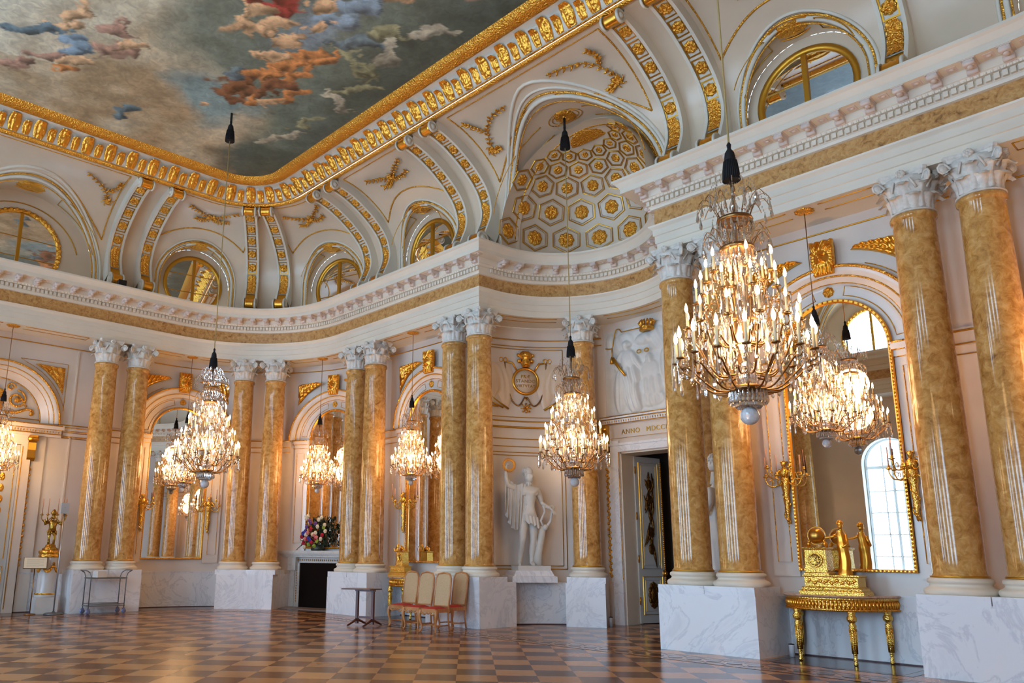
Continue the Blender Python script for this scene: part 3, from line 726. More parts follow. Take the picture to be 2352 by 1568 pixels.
def paint(x, y):
    c = cell(x, y)
    for bx, by, rx, ry, an, kd in BL:
        dx, dy = x - bx, y - by
        if abs(dx) > 1.3 or abs(dy) > 1.3: continue
        w = NZ.fractal(Vector((x * 2.3, y * 2.3, bx)), .9, 2, 3) * .28; dx += w; dy += w * .8
        a, b = dx * math.cos(an) + dy * math.sin(an), -dx * math.sin(an) + dy * math.cos(an); b += .14 * math.sin(a * 8 + bx * 9) * min(1, ry * 4)
        q = (a / rx) ** 2 + (b / ry) ** 2
        if q < 1.15:
            t = min(1, max(0, (1.15 - q) / .2)); sh = 1.25 - .75 * min(1, max(0, (b / ry + .5))) + .25 * math.sin(a * 15 + b * 9); k_ = CC[kd]
            c = tuple(p + (q2 * sh - p) * t for p, q2 in zip(c, k_))
    return c
nx, ny = 420, 240; x0, x1, y0, y1 = -9.6, 9.6, -14.0, -2.6
vis = lambda x, y: True
mb = MB(); rows = []
rows = [[(x0 + (x1 - x0) * i / nx, y0 + (y1 - y0) * j / ny, 12.6) for j in range(ny + 1)] for i in range(nx + 1)]
mb.grid(rows, sm=False)
mp_, nt, p_ = newmat('ceiling_painting_oil'); va = nt.nodes.new('ShaderNodeVertexColor'); va.layer_name = 'Col'; 
ns_ = N_(nt, 'ShaderNodeTexNoise', i_Scale=5.0, i_Detail=5.0, i_Distortion=1.5); nt.links.new(pos(nt), ns_.inputs['Vector'])
mx_ = N_(nt, 'ShaderNodeMix', data_type='RGBA', blend_type='MULTIPLY'); mx_.inputs[0].default_value = .6; nt.links.new(va.outputs[0], mx_.inputs[6]); nt.links.new(ramp(nt, ns_.outputs['Fac'], [(.3, (.62, .62, .62, 1)), (.7, (1.25, 1.25, 1.2, 1))]), mx_.inputs[7])
nt.links.new(mx_.outputs[2], p_.inputs['Base Color']); p_.inputs['Roughness'].default_value = .38
o = mb.build('ceiling_painting', mp_)
ca = o.data.color_attributes.new('Col', 'FLOAT_COLOR', 'POINT')
flat_ = []
for r_ in rows:
    for x, y, z in r_: flat_ += list(paint(x, y)) + [1]
ca.data.foreach_set('color', [max(0, v) for v in flat_])
tag(o, 'large oil painted ceiling canvas of clouds, sea and draped shapes inside the gilded frame', 'painting', kind='thing')
mb = MB(); mb.bb(-13, 13, -17.4, 1.0, 12.65, 12.75); struct(mb, 'ceiling', M_cove)
# ------------------------------------------------------------ apse vault: barrel soffit, coffered semidome
bz, br = 9.55, BIG[1]
mb = MB(); pts = archpts(br, bz, 48, True)
DC, DR, DZ = .45, 2.15, 9.5
mb.grid([[cvz(0, x, z) for x, z in pts], [Vector((x, DC + .25, z)) for x, z in pts]], flip=True)
ip = archpts(DR - .03, DZ, 48, True)
mb.grid([[Vector((x, DC + .25, z)) for x, z in pts], [Vector((x, DC + .25, z)) for x, z in ip], [Vector((x * .985, DC + .35, z)) for x, z in ip]], flip=True, sm=False)
struct(mb, 'ceiling_apse_arch', M_cove)
mb = MB()
for rr, y, rad in ((br - .01, .5, .014), (br - .01, -.02, .014)): 
    for e in (-1, 1): mb.tube([Vector((rr * math.cos(a), y, bz + rr * math.sin(a))) for a in [pi / 2 + e * (.28 + 1.1 * k / 16) for k in range(17)]], rad, 4)
for rr in (.42, .33): mb.tube([Vector((rr * 1.1 * math.cos(a), .16 + rr * .62 * math.sin(a), bz + math.sqrt(br * br - (rr * 1.1 * math.cos(a)) ** 2) - .01)) for a in [2 * pi * k / 32 for k in range(32)]], .012, 4, closed=True)
mb.tube([Vector((x, DC + .24, z)) for x, z in archpts(DR + .0, DZ, 40, False)], .03, 5)
struct(mb, 'trim_apse_gold_lines', M_goldf)
mb = MB()
def sp(az, el, r=DR):
    a, e = math.radians(az), math.radians(el); return Vector((r * math.cos(e) * math.cos(a), DC + r * math.cos(e) * math.sin(a), DZ + r * math.sin(e)))
mb.grid([[sp(-8 + 196 * i / 60, -14 + 104 * j / 30) for j in range(31)] for i in range(61)], flip=True); struct(mb, 'ceiling_apse_semidome', M_cove)
hexl = MB(); hin = MB(); ROWS = [(4, 0, 9.4), (23, 11.5, 9.0), (40, 0, 7.6), (52.5, 11.5, 6.0), (63, 0, 4.6)]
me_dr = MB(); me_dr.add(rosette(.19, .075, 8)); me_dr = me_dr.mesh('dome_rosette', M_goldf); rn = 0
where = ['lowest', 'second', 'third', 'fourth', 'top']
for ri, (el, off, hr) in enumerate(ROWS):
    azs = [a for a in [89 + off + 23 * k for k in range(-6, 7)] if -2 <= a <= 182]
    if ri >= 3: azs = [a for a in azs if 8 <= a <= 172]
    if ri == 4: azs = [a for a in azs if 18 <= a <= 162]
    for ai, az in enumerate(sorted(azs, reverse=True)):
        cen = sp(az, el); a, e = math.radians(az), math.radians(el)
        east = Vector((-math.sin(a), math.cos(a), 0)); north = Vector((-math.sin(e) * math.cos(a), -math.sin(e) * math.sin(a), math.cos(e))); nrm = (Vector((0, DC, DZ)) - cen).normalized()
        hx = hr / 180 * pi * DR * 1.08; wx = min(hx, 10.6 / 180 * pi * DR * math.cos(e))
        def hp(k, s, d): 
            q = cen + east * (s * wx * 1.12 * math.sin(k * pi / 3)) + north * (s * hx * math.cos(k * pi / 3)); v = (q - Vector((0, DC, DZ))).normalized(); return Vector((0, DC, DZ)) + v * (DR - d)
        P = [hp(k, .95, .01) for k in range(6)]
        if el < 6:                                       # lowest coffers are cut by the cornice
            P = [hp(k, .95, .01) for k in range(6)]
        hexl.tube(P, .017, 5, closed=True, sm=False)
        b_ = len(hin.v); 
        for k in range(6): hin.vert(hp(k, .86, -.0)); 
        hexl_in = [hp(k, .82, .008) for k in range(6)]
        hexl.tube(hexl_in, .006, 4, closed=True, sm=False)
        s_ = [1.12, 1.0, .82, .62, .45][ri]
        o = link('coffer_rosette', me_dr, None, surf(cen + nrm * .004, nrm, -east) @ Matrix.Scale(s_, 4))
        tag(o, 'gilded rosette in the %s row of hexagonal coffers, number %d from the left' % (where[ri], ai + 1), 'rosette', 'gilded rosettes in the coffers of the apse semidome')
struct(hexl, 'trim_coffer_gold_lines', M_goldline)
# crowning half-round gilded medallion and soffit sun rosette
mb = MB(); rows = []
for i in range(13):
    q = i / 12; row = []
    for j in range(25):
        a = pi * j / 24; row.append((.62 * q * math.cos(a), -.05 * (1 - q ** 4) - .02 * abs(math.sin(a * 14)) * q * (1 if i < 12 else 0), -.02 + .42 * q * math.sin(a)))
    rows.append(row)
mb.grid(rows); c_ = sp(88, 74); nr = (Vector((0, DC, DZ)) - c_).normalized()
o = mb.build('shell_medallion', M_goldf, None, surf(c_ + nr * .02, nr, (1, 0, 0))); tag(o, 'half-round gilded shell medallion at the crown of the coffered semidome', 'medallion')
mb = MB(); mb.add(rosette(.27, .07, 14)); o = mb.build('sun_rosette', M_goldf, None, surf((0, .14, bz + br - .005), (0, 0, -1), (1, 0, 0))); tag(o, 'gilded sunburst rosette that the apse chandelier hangs from', 'rosette')
# ------------------------------------------------------------ olive-branch reliefs on the cove
def branch(uc, lines, knot, lab):
    mb = MB(); rnd = random.Random(int(abs(uc) * 100) + 5)
    for L_ in lines:
        P = catmull([(x, ST - s) for x, s in L_], max(3, int(14 / len(L_))))
        mb.tube([cvs(uc, x, s, .035) for x, s in P], .014, 5)
        for i in range(1, len(P) - 1):
            x, s = P[i]; dx, ds = P[i + 1][0] - P[i - 1][0], P[i + 1][1] - P[i - 1][1]; L = math.hypot(dx, ds) or 1; dx /= L; ds /= L
            for e in (-1, 1):
                a = e * rnd.uniform(.5, 1.0); vx, vs = dx * math.cos(a) - ds * math.sin(a), dx * math.sin(a) + ds * math.cos(a); l = rnd.uniform(.09, .15)
                mb.tube([cvs(uc, x + vx * l * q, s + vs * l * q, .04 + .05 * q) for q in (0, .3, .65, 1)], [.007, .028, .024, .004], 5)
    kx, ks = knot[0], ST - knot[1]
    for k in range(6):
        a = k * 1.05 + .3; mb.tube([cvs(uc, kx + q * .045 * math.cos(a + q * .3), ks + q * .045 * math.sin(a + q * .3), .04) for q in range(5)], [.026, .03, .024, .016, .008], 5)
    for q in range(9): mb.sphere(cvs(uc, kx + rnd.uniform(-.07, .07), ks + rnd.uniform(-.07, .07), .05), .035, 6, 4)
    return tag(mb.build('olive_branch', M_goldf), lab, 'wall relief', 'gilded branch reliefs on the cove')
ST = CS[-1]
branch(0, [[(1.93, 1.55), (1.82, 1.2), (1.55, .8), (1.1, .62), (.6, .56)], [(1.75, 1.0), (1.85, .75), (1.75, .5)], [(1.9, 1.5), (1.6, 1.6)]], (1.9, 1.5), 'gilded branch relief on the cove right above the apse arch')
branch(0, [[(-2.0, 1.66), (-1.85, 1.3), (-1.6, .98), (-1.25, .78), (-.8, .72)], [(-1.75, 1.1), (-1.95, .8), (-2.08, .58)], [(-1.98, 1.6), (-1.7, 1.62)]], (-1.97, 1.6), 'gilded branch relief on the cove left above the apse arch')
for uc, w in ((-5.336, 'between the apse and the fireplace'), (-9.556, 'above the fireplace bay'), (-13.83, 'in the rounded corner'), (5.336, 'right of the apse over the near round window')):
    k = .9 if abs(uc) > 6 else 1.0
    branch(uc, [[(0, .95), (-.4, .78), (-.85 * k, .62)], [(0, .95), (.35, .72), (.8 * k, .5)], [(0, .95), (.3, 1.02), (.62 * k, .95)], [(0, .95), (-.25, 1.08), (-.5 * k, 1.06)]], (0, .92), 'gilded branch relief on the cove ' + w)
branch(-18.92, [[(1.95, 1.5), (1.8, 1.15), (1.5, .85), (1.1, .6)], [(1.8, 1.15), (2.0, .85), (2.05, .6)]], (1.93, 1.45), 'gilded branch relief on the cove near the left edge of the view')
# ------------------------------------------------------------ columns
def acanthus(mb, r0, z0, h, ang, w, out, tip=.06):
    """one curling leaf standing against the bell"""
    rows = []; N = 14
    for i in range(N + 1):
        t = i / N; row = []; z = z0 + h * min(t / .8, 1) - (tip * (t - .8) / .2 if t > .8 else 0); r = r0 + .012 + out * t ** 2.6 + (out * .25 if t > .8 else 0)
        ww = w * (1 - .25 * abs(2 * t - .8)) * (1 - .26 * (i % 3 == 0)) * (1 if t < .86 else .55)
        for j in range(7):
            x = j / 3 - 1; rr = r - .03 * x * x - (.016 if j % 2 else 0) + .014 * (j == 3); a = ang + x * ww / r0
            row.append((rr * math.cos(a), rr * math.sin(a), z))
        rows.append(row)
    mb.grid(rows, sm=True)
def capital():
    mb = MB(); r = .295; H = .655
    mb.lathe([(r, 0), (r + .03, .0), (r + .035, .02), (r, .04), (r - .01, .06), (r, .3), (r + .03, .45), (r + .10, .56)], 24)
    for k in range(8): acanthus(mb, r - .005, .03, .25, 2 * pi * k / 8 + pi / 8, .118, .13, .07)
    for k in range(8): acanthus(mb, r, .05, .42, 2 * pi * k / 8, .10, .16, .08)
    for q in range(8):                                    # inner helices
        a = pi / 4 + (q // 2) * pi / 2 + (1 if q % 2 else -1) * .48; d = 1 if q % 2 else -1
        pts = [(.33 + .04 * t, a - d * .25 * (1 - t), .36 + .15 * t) for t in (0, .4, .8, 1)]
        mb.tube([(p[0] * math.cos(p[1]), p[0] * math.sin(p[1]), p[2]) for p in pts], .02, 5)
    return mb.mesh('capital', M_cap)
def volute_mesh():
    mb = MB(); pts = [(.31, .30), (.34, .40), (.40, .49), (.465, .545)]
    cx_, cz_ = .49, .475
    for k in range(15):
        a = pi / 2 + .3 - k * 2 * pi / 8; q = .092 * (1 - k / 17); pts.append((cx_ + q * math.cos(a), cz_ + q * math.sin(a)))
    mb.tube([(p[0], 0, p[1]) for p in pts], [.026] * 4 + [.021 - .0008 * k for k in range(15)], 6, flat=1)
    mb.lathe([(.02, -.03), (.075, -.012), (.075, .012), (.02, .03)], 12, M=Matrix.Translation((cx_, 0, cz_)) @ Matrix.Rotation(pi / 2, 4, 'X'))
    acanthus(mb, .30, .1, .33, 0, .07, .15, .06)
    return mb.mesh('volute', M_cap)
def abacus_mesh():
    mb = MB(); pr = []
    for k in range(4):
        a0 = pi / 4 + k * pi / 2
        for t in [q / 8 for q in range(8)]:
            c0, c1 = Vector((.50 * math.cos(a0), .50 * math.sin(a0))), Vector((.50 * math.cos(a0 + pi / 2), .50 * math.sin(a0 + pi / 2)))
            p = c0.lerp(c1, .06 + .88 * t / .875); m = (c0 + c1) / 2; p = p * (1 - .17 * math.sin(pi * t / .875)); pr.append(p)
    rows = [[(p.x * s, p.y * s, z) for p in pr] for s, z in ((.90, .545), (.93, .56), (.95, .60), (1.0, .615), (1.02, .66))]
    b = len(mb.v); mb.grid(rows, cv=True, sm=False); mb.face([b + 4 * len(pr) + k for k in range(len(pr))]); mb.face([b + k for k in range(len(pr))][::-1])
    for k in range(4):
        a = k * pi / 2; M = surf((.36 * math.cos(a), .36 * math.sin(a), .60), (math.cos(a), math.sin(a), 0), (-math.sin(a), math.cos(a), 0)); ros_at(mb, M, .075, .6)
    return mb.mesh('abacus', M_cap)
me_cap, me_vol, me_aba = capital(), volute_mesh(), abacus_mesh()
sh = MB(); N = 14; prof = []
H0, H1 = 1.36, 6.895
for k in range(N + 1):
    t = k / N; prof.append((.337 - .042 * max(0, (t - .25) / .75) ** 1.5, H0 + .06 + (H1 - .12 - H0 - .06) * t))
prof = [(.355, H0), (.36, H0 + .02), (.345, H0 + .04)] + prof + [(.30, H1 - .10), (.325, H1 - .08), (.33, H1 - .04), (.32, H1 - .015), (.30, H1)]
sh.lathe(prof, 40); me_sh = sh.mesh('shaft', M_col)
bs = MB(); bs.lathe([(.45, 1.12), (.465, 1.14), (.47, 1.175), (.45, 1.205), (.425, 1.215), (.40, 1.23), (.385, 1.25), (.39, 1.275), (.41, 1.285), (.415, 1.31), (.405, 1.335), (.37, 1.35), (.35, 1.36)], 40)
me_bs = bs.mesh('base', M_white)
rg = MB(); rg.lathe([(.352, 1.352), (.37, 1.36), (.37, 1.378), (.35, 1.386)], 40); me_rg = rg.mesh('gold_ring', M_goldline)
pl = MB(); pl.bb(-.453, .453, -.46, .46, .985, 1.12); me_pl = pl.mesh('plinth', M_ped)
def column(M, lab, grp):
    t = empty('marble_column', lab, 'column', M, grp); t['kind'] = 'thing'
    link('plinth', me_pl, t); link('base', me_bs, t); s = link('shaft', me_sh, t); link('gold_ring', me_rg, s)
    c = link('capital', me_cap, t, Matrix.Translation((0, 0, H1))); link('abacus', me_aba, c)
    for k in range(4): link('volute', me_vol, c, Matrix.Rotation(pi / 4 + k * pi / 2, 4, 'Z'))
    return t
nmC = {-2.765: 'ochre column at the left corner of the apse, right one of its pair', -3.68: 'ochre column right behind the row of chairs, left one of the pair beside the apse', 2.765: 'ochre column at the right corner of the apse, left one of its pair', 3.68: 'ochre column of the pair beside the near mirror and nearest console table, right one',
       -6.99: 'ochre column between fireplace and far console table, right one of its pair', -7.91: 'ochre column just right of the fireplace, partly covering its opening', -11.2: 'ochre column just left of the fireplace', -12.19: 'ochre column left of the fireplace with a mirror on its left side',
       -15.46: 'ochre column behind the right end of the trolley', -16.38: 'ochre column behind the left end of the trolley', 6.99: 'large ochre column right of the near console table', 7.91: 'large ochre column cut by the right edge of the view'}
for u, l in nmC.items(): column(Fr(u), l, 'ochre Corinthian columns along the walls')
column(FrA(121.4), 'single ochre column inside the apse between the statue and the doorway', 'ochre Corinthian columns along the walls')
column(FrA(56.5, .22), 'ochre column inside the apse half hidden behind the right-hand pair', 'ochre Corinthian columns along the walls')
for s_ in (-1, 1):
    for a in ([11.2, 12.19, 15.46, 16.38] if s_ > 0 else []) + [21.46, 22.38] + [HP - c for c in (2.765, 3.68, 6.99, 7.91, 11.2, 12.19)]:
        column(Fr(s_ * a), 'ochre column of the garden side seen only in the mirrors', 'ochre columns seen only in mirrors')
def pedestal(u0, u1, lab, grp='marble pedestals under the column pairs', f=W):
    mb = MB(); us = (u0, u1)
    mapbox(mb, u0 - .462, u1 + .462, -.462, WO, 0, .975, .15)
    mb2 = MB(); mapbox(mb2, u0 - .45, u1 + .45, -.448, WO, .975, 1.0, .15)
    o = tag(mb.build('column_pedestal', M_ped), lab, 'pedestal', grp, 'thing'); mb2.build('recessed_joint', M_ped, o); return o
PN = {-2.765: 'white marble pedestal at the left corner of the apse behind the chairs', 2.765: 'large white marble pedestal in front of the doorway', -6.99: 'white marble pedestal between the fireplace and the folding table', -11.2: 'white marble pedestal left of the fireplace', -15.46: 'greyish marble pedestal behind the trolley', 6.99: 'large bluish white pedestal at the right edge right of the near console'}
for a, b in PAIRS:
    for s_ in (-1, 1):
        l, h = sorted((s_ * a, s_ * b)); pedestal(l, h, PN.get(s_ * a, 'marble pedestal of the far side seen only in the mirrors'), 'marble pedestals under the column pairs' if s_ * a in PN else 'pedestals seen only in mirrors')
        l, h = sorted((s_ * (HP - a), s_ * (HP - b))); pedestal(l, h, 'marble pedestal of the far side seen only in the mirrors', 'pedestals seen only in mirrors')
for t0, t1, lab in ((131.5, 112.5, 'white marble pedestal of the single column left of the doorway'), (67.5, 48.5, 'marble pedestal in the apse hidden behind the right-hand pair')):
    mb = MB(); M = FrA((t0 + t1) / 2); mb.bb(-.46, .46, -.46, .9, 0, .985, M); o = tag(mb.build('column_pedestal', M_ped), lab, 'pedestal', 'marble pedestals under the column pairs', 'thing')
# ------------------------------------------------------------ wall mouldings: string courses and gold lines
mb = MB(); mg = MB()
def strip_(u0, u1, o, z, rad, m, f=W, du=.3):
    us = ufine(u0, u1, du) if f is W else [u0 + (u1 - u0) * k / 14 for k in range(15)]; m.tube([f(u, o, z) for u in us], rad, 5)
for s_ in (-1, 1):
    lim_ = 17.0 if s_ < 0 else 9
    for a, b in ((3.58, 3.85), (6.85, 8.1), (10.9, 12.35), (15.25, 17.3 if s_ < 0 else 17.4), (20.5, 22.0)):
        lo, hi = sorted((s_ * a, s_ * b))
        mapbox(mb, lo, hi, WO - .05, WO + .02, 4.88, 5.16)
        strip_(lo, hi, WO - .055, 5.11, .018, mg); strip_(lo, hi, WO - .055, 4.9, .014, mg); strip_(lo, hi, WO - .02, 4.74, .01, mg)
    for a, b in ((3.58, SA + LC + SH),): lo, hi = sorted((s_ * a, s_ * b)); strip_(lo, hi, WO - .012, 7.36, .016, mg)
for s_ in (-1, 1):
    t0, t1 = (180, TD + 1) if s_ < 0 else (180 - TD - 1, 0)
    for z, rad, o in ((4.85, .03, .72), (5.0, .022, .70), (4.55, .014, .73), (4.35, .012, .735), (7.2, .016, .735), (7.02, .012, .735)): strip_(t0, t1, o, z, rad, mg, WA)
    mapbox(mb, t0, t1, .68, .76, 4.87, 4.98, f=WA)
    ta, tb = (172, 131) if s_ < 0 else (49, 8)                   # framed panel behind the statue and above it
    for z0, z1, d in ((1.28, 4.2, 0), (1.36, 4.12, 1.5), (5.12, 6.95, 0)):
        for t in (ta - d, tb + d): mg.tube([WA(t, .735, z0), WA(t, .735, z1)], .012, 4)
        for z in (z0, z1): strip_(ta - d, tb + d, .735, z, .012, mg, WA)
struct(mb, 'trim_string_course', M_wall); struct(mg, 'trim_wall_gold_lines', M_goldline)
# ------------------------------------------------------------ arched bays with mirrors
def lm(uc, x, d, z): return W(uofx(uc, x, WO - d), WO - d, z)
ZS = 5.12
def bay(uc, r0=.93, mirror=True, z0=1.42, hi=True, arch_k=1.0):
    w = MB(); g = MB()
    prof = [(r0 - .03, .02), (r0, .045), (r0 + .04, .05), (r0 + .2, .05), (r0 + .30, .055), (r0 + .31, .085), (r0 + .42, .09), (r0 + .43, .12), (r0 + .56, .135), (r0 + .6, .15), (r0 + .64, .13), (r0 + .65, 0)]
    n = 36
    w.grid([[lm(uc, r * math.cos(pi - pi * k / n), d, ZS + r * math.sin(pi - pi * k / n)) for k in range(n + 1)] for r, d in prof], flip=True)
    for r, d, rad in ((r0 - .02, .045, .02), (r0 + .305, .075, .01), (r0 + .425, .11, .018), (r0 + .6, .15, .028)):
        g.tube([lm(uc, r * math.cos(pi - pi * k / n), d, ZS + r * math.sin(pi - pi * k / n)) for k in range(n + 1)], rad, 5)
    for e in (-1, 1):                                     # gold panel outline on the arch face
        A = [pi / 2 + e * (.24 + 1.22 * k / 14) for k in range(15)]
        loop = [(r0 + .08, a) for a in A] + [(r0 + .25, a) for a in A[::-1]]
        g.tube([lm(uc, r * math.cos(a), .055, ZS + r * math.sin(a)) for r, a in loop], .009, 4, closed=True)
        # pilaster and impost
        xa, xb = e * r0, e * (r0 + .46); us = sorted((uofx(uc, xa, WO), uofx(uc, xb, WO)))
        mapbox(w, us[0], us[1], WO - .07, WO, 1.3, 4.86); mapbox(w, us[0] - .01, us[1] + .01, WO - .1, WO, 4.86, 4.98); mapbox(w, us[0] - .03, us[1] + .03, WO - .15, WO, 4.98, 5.12)
        for z, d, rad in ((5.1, .16, .018), (4.98, .125, .016), (4.86, .09, .012)): g.tube([lm(uc, xa + (xb + e * .03 - xa) * k / 4, d, z) for k in range(5)], rad, 5)
        for x1, x2, za, zb in ((r0 + .12, r0 + .36, z0 + .12, 4.7),):
            g.tube([lm(uc, e * x1, .075, za), lm(uc, e * x1, .075, zb), lm(uc, e * x2, .075, zb), lm(uc, e * x2, .075, za)], .009, 4, closed=True, sm=False)
        xo = e * (r0 + .56)                               # thin outline round the spandrel
        g.tube([lm(uc, e * (r0 + .69) * math.cos(a), .012, ZS + (r0 + .69) * math.sin(a)) for a in [.02 + 1.15 * k / 12 for k in range(13)]] , .009, 4)
    struct(w, 'trim_bay_arch', M_wall); struct(g, 'trim_bay_arch_gold', M_goldf)
def arched_mirror(uc, lab, r0=.9, z0=1.42, d=.10):
    M = Fr(uc, WO - d); t = empty('arched_mirror', lab, 'mirror', M, 'tall arched wall mirrors')
    g = MB(); P = [(-r0, z0), (-r0, (z0 + ZS) / 2)] + arc(0, ZS, r0, 180, 0, 32) + [(r0, (z0 + ZS) / 2), (r0, z0)]
    b = len(g.v)
    for x, z in P: g.vert((x, 0, z))
    g.face(range(len(P))); g.build('mirror_glass', M_mirror, t)
    f = MB(); f.tube([(x, -.015, z) for x, z in P], .035, 6, closed=True, sm=False)
    f.build('frame', M_gold, t)
    f = MB(); Q = [(P[0][0], P[0][1])]
    L = []
    for a, c in zip(P, P[1:] + P[:1]):
        n = max(1, int(math.hypot(a[0] - c[0], a[1] - c[1]) / .06))
        for k in range(n): L.append((a[0] + (c[0] - a[0]) * k / n, a[1] + (c[1] - a[1]) * k / n))
    for x, z in L: f.octa((x, -.05, z), .02, .022)
    f.build('beading', M_goldf, t); return t
BN = {-5.336: 'the far console table and chairs', -9.556: 'the fireplace', -13.83: 'the low marble dado in the rounded corner', 5.336: 'the near console table and gilt clock'}
for c in (-5.336, -13.83, 5.336): bay(c); arched_mirror(c, 'tall arched mirror in a gold frame above ' + BN[c])
bay(-9.556, z0=1.8); arched_mirror(-9.556, 'tall arched mirror above the fireplace with a flower bouquet in front', z0=1.78)
bay(9.556)
# mask keystones, spandrel ornaments, small arch rosettes
def mask_mesh():
    mb = MB(); rows = []
    for i in range(49):
        z = -.32 + .64 * i / 48; row = []
        for j in range(33):
            x = -.2 + .4 * j / 32; face = math.exp(-((x / .11) ** 2 + ((z + .02) / .16) ** 2)); h = .05 + .13 * face
            h += .06 * math.exp(-((x / .025) ** 2 + ((z + .03) / .07) ** 2)) - .075 * (math.exp(-(((abs(x) - .045) / .022) ** 2 + ((z - .03) / .02) ** 2)) + math.exp(-((x / .045) ** 2 + ((z + .115) / .014) ** 2)))
            an = math.atan2(z + .02, x); rr_ = math.hypot(x, z + .02); h += .06 * abs(math.sin(an * 9 + rr_ * 14)) * (1 - face) * min(1, max(0, rr_ - .13) * 16) + .05 * math.exp(-(((abs(x) - .1) / .05) ** 2 + ((z - .2) / .06) ** 2))
            edge = (i in (0, 48)) or (j in (0, 32)); w = 1 - .25 * max(0, -z - .1) * 3
            row.append((x * w, 0 if edge else -h, z))
        rows.append(row)
    mb.grid(rows, flip=False); return mb.mesh('lion_mask', M_gold)
me_mask = mask_mesh()
def spandrel_mesh(e):
    mb = MB(); rows = []; n = 44
    for i in range(n + 1):
        row = []
        for j in range(19):
            t = i / n; s = j / 18                          # fan between corner and arc
            x = 1.44 - 1.02 * t; zl = ZS + math.sqrt(1.83 ** 2 - x * x) ; zl -= (.3 * max(0, x - 1.1)); z = zl + (6.97 - zl) * s * min(1, (1 - t) * 6 + .05); ed = min(s, 1 - s, t, 1 - t); h = (.02 + .075 * abs(math.sin(t * 24 + math.sin(s * 5) * 1.2)) * (.4 + .6 * s) + .03 * abs(math.sin(s * 9))) * min(1, ed * 12)
            row.append((e * x, -h, z))
        rows.append(row)
    mb.grid(rows, flip=e > 0); return mb.mesh('spandrel_ornament', M_gold)
me_sp = {1: spandrel_mesh(1), -1: spandrel_mesh(-1)}
me_br = MB(); ros_at(me_br, Matrix(), .1, .35); me_br = me_br.mesh('arch_rosette', M_goldf)
BM = {-5.336: 'over the mirror behind the far console', -9.556: 'over the fireplace mirror', -13.83: 'over the mirror in the rounded corner', 5.336: 'over the mirror behind the near console', 9.556: 'over the arch cut by the right edge'}
for c, s in BM.items():
    o = link('keystone_mask', me_mask, None, Fr(c, WO - .14, 6.83)); tag(o, 'gilded lion mask keystone ' + s, 'mask', 'gilded keystone masks')
    o = link('arch_rosette', me_br, None, Fr(c, WO - .055, ZS + 1.095)); tag(o, 'small gilded rosette in the arch band ' + s, 'rosette', 'small arch rosettes')
    for e in (-1, 1):
        if c == 9.556 and e > 0: continue
        o = link('spandrel_ornament', me_sp[e], None, Fr(c, WO - .02 - (.16 if 8.5 < abs(c) < 15 else 0))); tag(o, 'gilded triangular ornament %s above the arch of %s' % ('right' if e > 0 else 'left', s[5:]), 'wall ornament', 'gilded spandrel ornaments')
# ------------------------------------------------------------ central bay of the left wall: arched tympanum and door
uc = -18.92
w = MB(); g = MB(); n = 36; r0 = 1.12
prof = [(r0, .02), (r0 + .03, .06), (r0 + .22, .06), (r0 + .23, .09), (r0 + .34, .10), (r0 + .36, .13), (r0 + .46, .14), (r0 + .5, .15), (r0 + .52, 0)]
w.grid([[lm(uc, r * math.cos(pi - pi * k / n), d, 5.1 + r * math.sin(pi - pi * k / n)) for k in range(n + 1)] for r, d in prof], flip=True)
for r, d, rad in ((r0, .05, .014), (r0 + .23, .085, .01), (r0 + .35, .12, .016), (r0 + .49, .15, .028)): g.tube([lm(uc, r * math.cos(pi - pi * k / n), d, 5.1 + r * math.sin(pi - pi * k / n)) for k in range(n + 1)], rad, 5)
g.tube([lm(uc, x, .03, 5.17) for x in (-r0, r0)], .014, 4)
mapbox(w, uc - 1.75, uc + 1.75, WO - .2, WO, 4.93, 5.05); mapbox(w, uc - 1.7, uc + 1.7, WO - .14, WO, 4.72, 4.93)
mapbox(w, uc + 1.75, uc + 2.45, WO - .06, WO, 4.8, 5.06)
for z, d in ((5.04, .2), (4.93, .15), (4.8, .15)): g.tube([lm(uc, x, d, z) for x in (-1.7, 1.7)], .018, 5)
for z in (5.04, 4.94, 4.78): g.tube([lm(uc, 1.75, .065, z), lm(uc, 2.45, .065, z)], .016, 5)
for k in range(44): x = -1.66 + 3.32 * (k + .5) / 44; g.octa(lm(uc, x, .16, 4.86), .018, .03)
for e in (-1, 1):
    w2 = sorted((uc + e * .72, uc + e * .98)); mapbox(w, w2[0], w2[1], WO - .12, WO, 0, 4.45)
    w2 = sorted((uc + e * 1.02, uc + e * 1.35)); mapbox(w, w2[0], w2[1], WO - .05, WO, 0, 4.72)
    pass
    mapbox(w, *sorted((uc + e * 1.95, uc + e * 1.99)), WO - .03, WO, 1.1, 7.3)
mapbox(w, uc - .98, uc + .98, WO - .12, WO, 4.45, 4.72)
for e in (-1, 1): g.tube([lm(uc, e * .76, .125, 0.1), lm(uc, e * .76, .125, 4.4)], .012, 4)
g.tube([lm(uc, 1.71, .012, 5.5), lm(uc, 1.71, .012, 6.87), lm(uc, .45, .012, 6.86)] + [lm(uc, 1.78 * math.cos(a), .012, 5.1 + 1.78 * math.sin(a)) for a in [1.31 - 1.02 * k / 10 for k in range(1, 11)]], .009, 4, closed=True, sm=False)
struct(w, 'trim_left_door_surround', M_wall); struct(g, 'trim_left_door_gold', M_goldf)
M_doorp = plain('pale_grey_door_paint', S(196, 196, 192), .35)
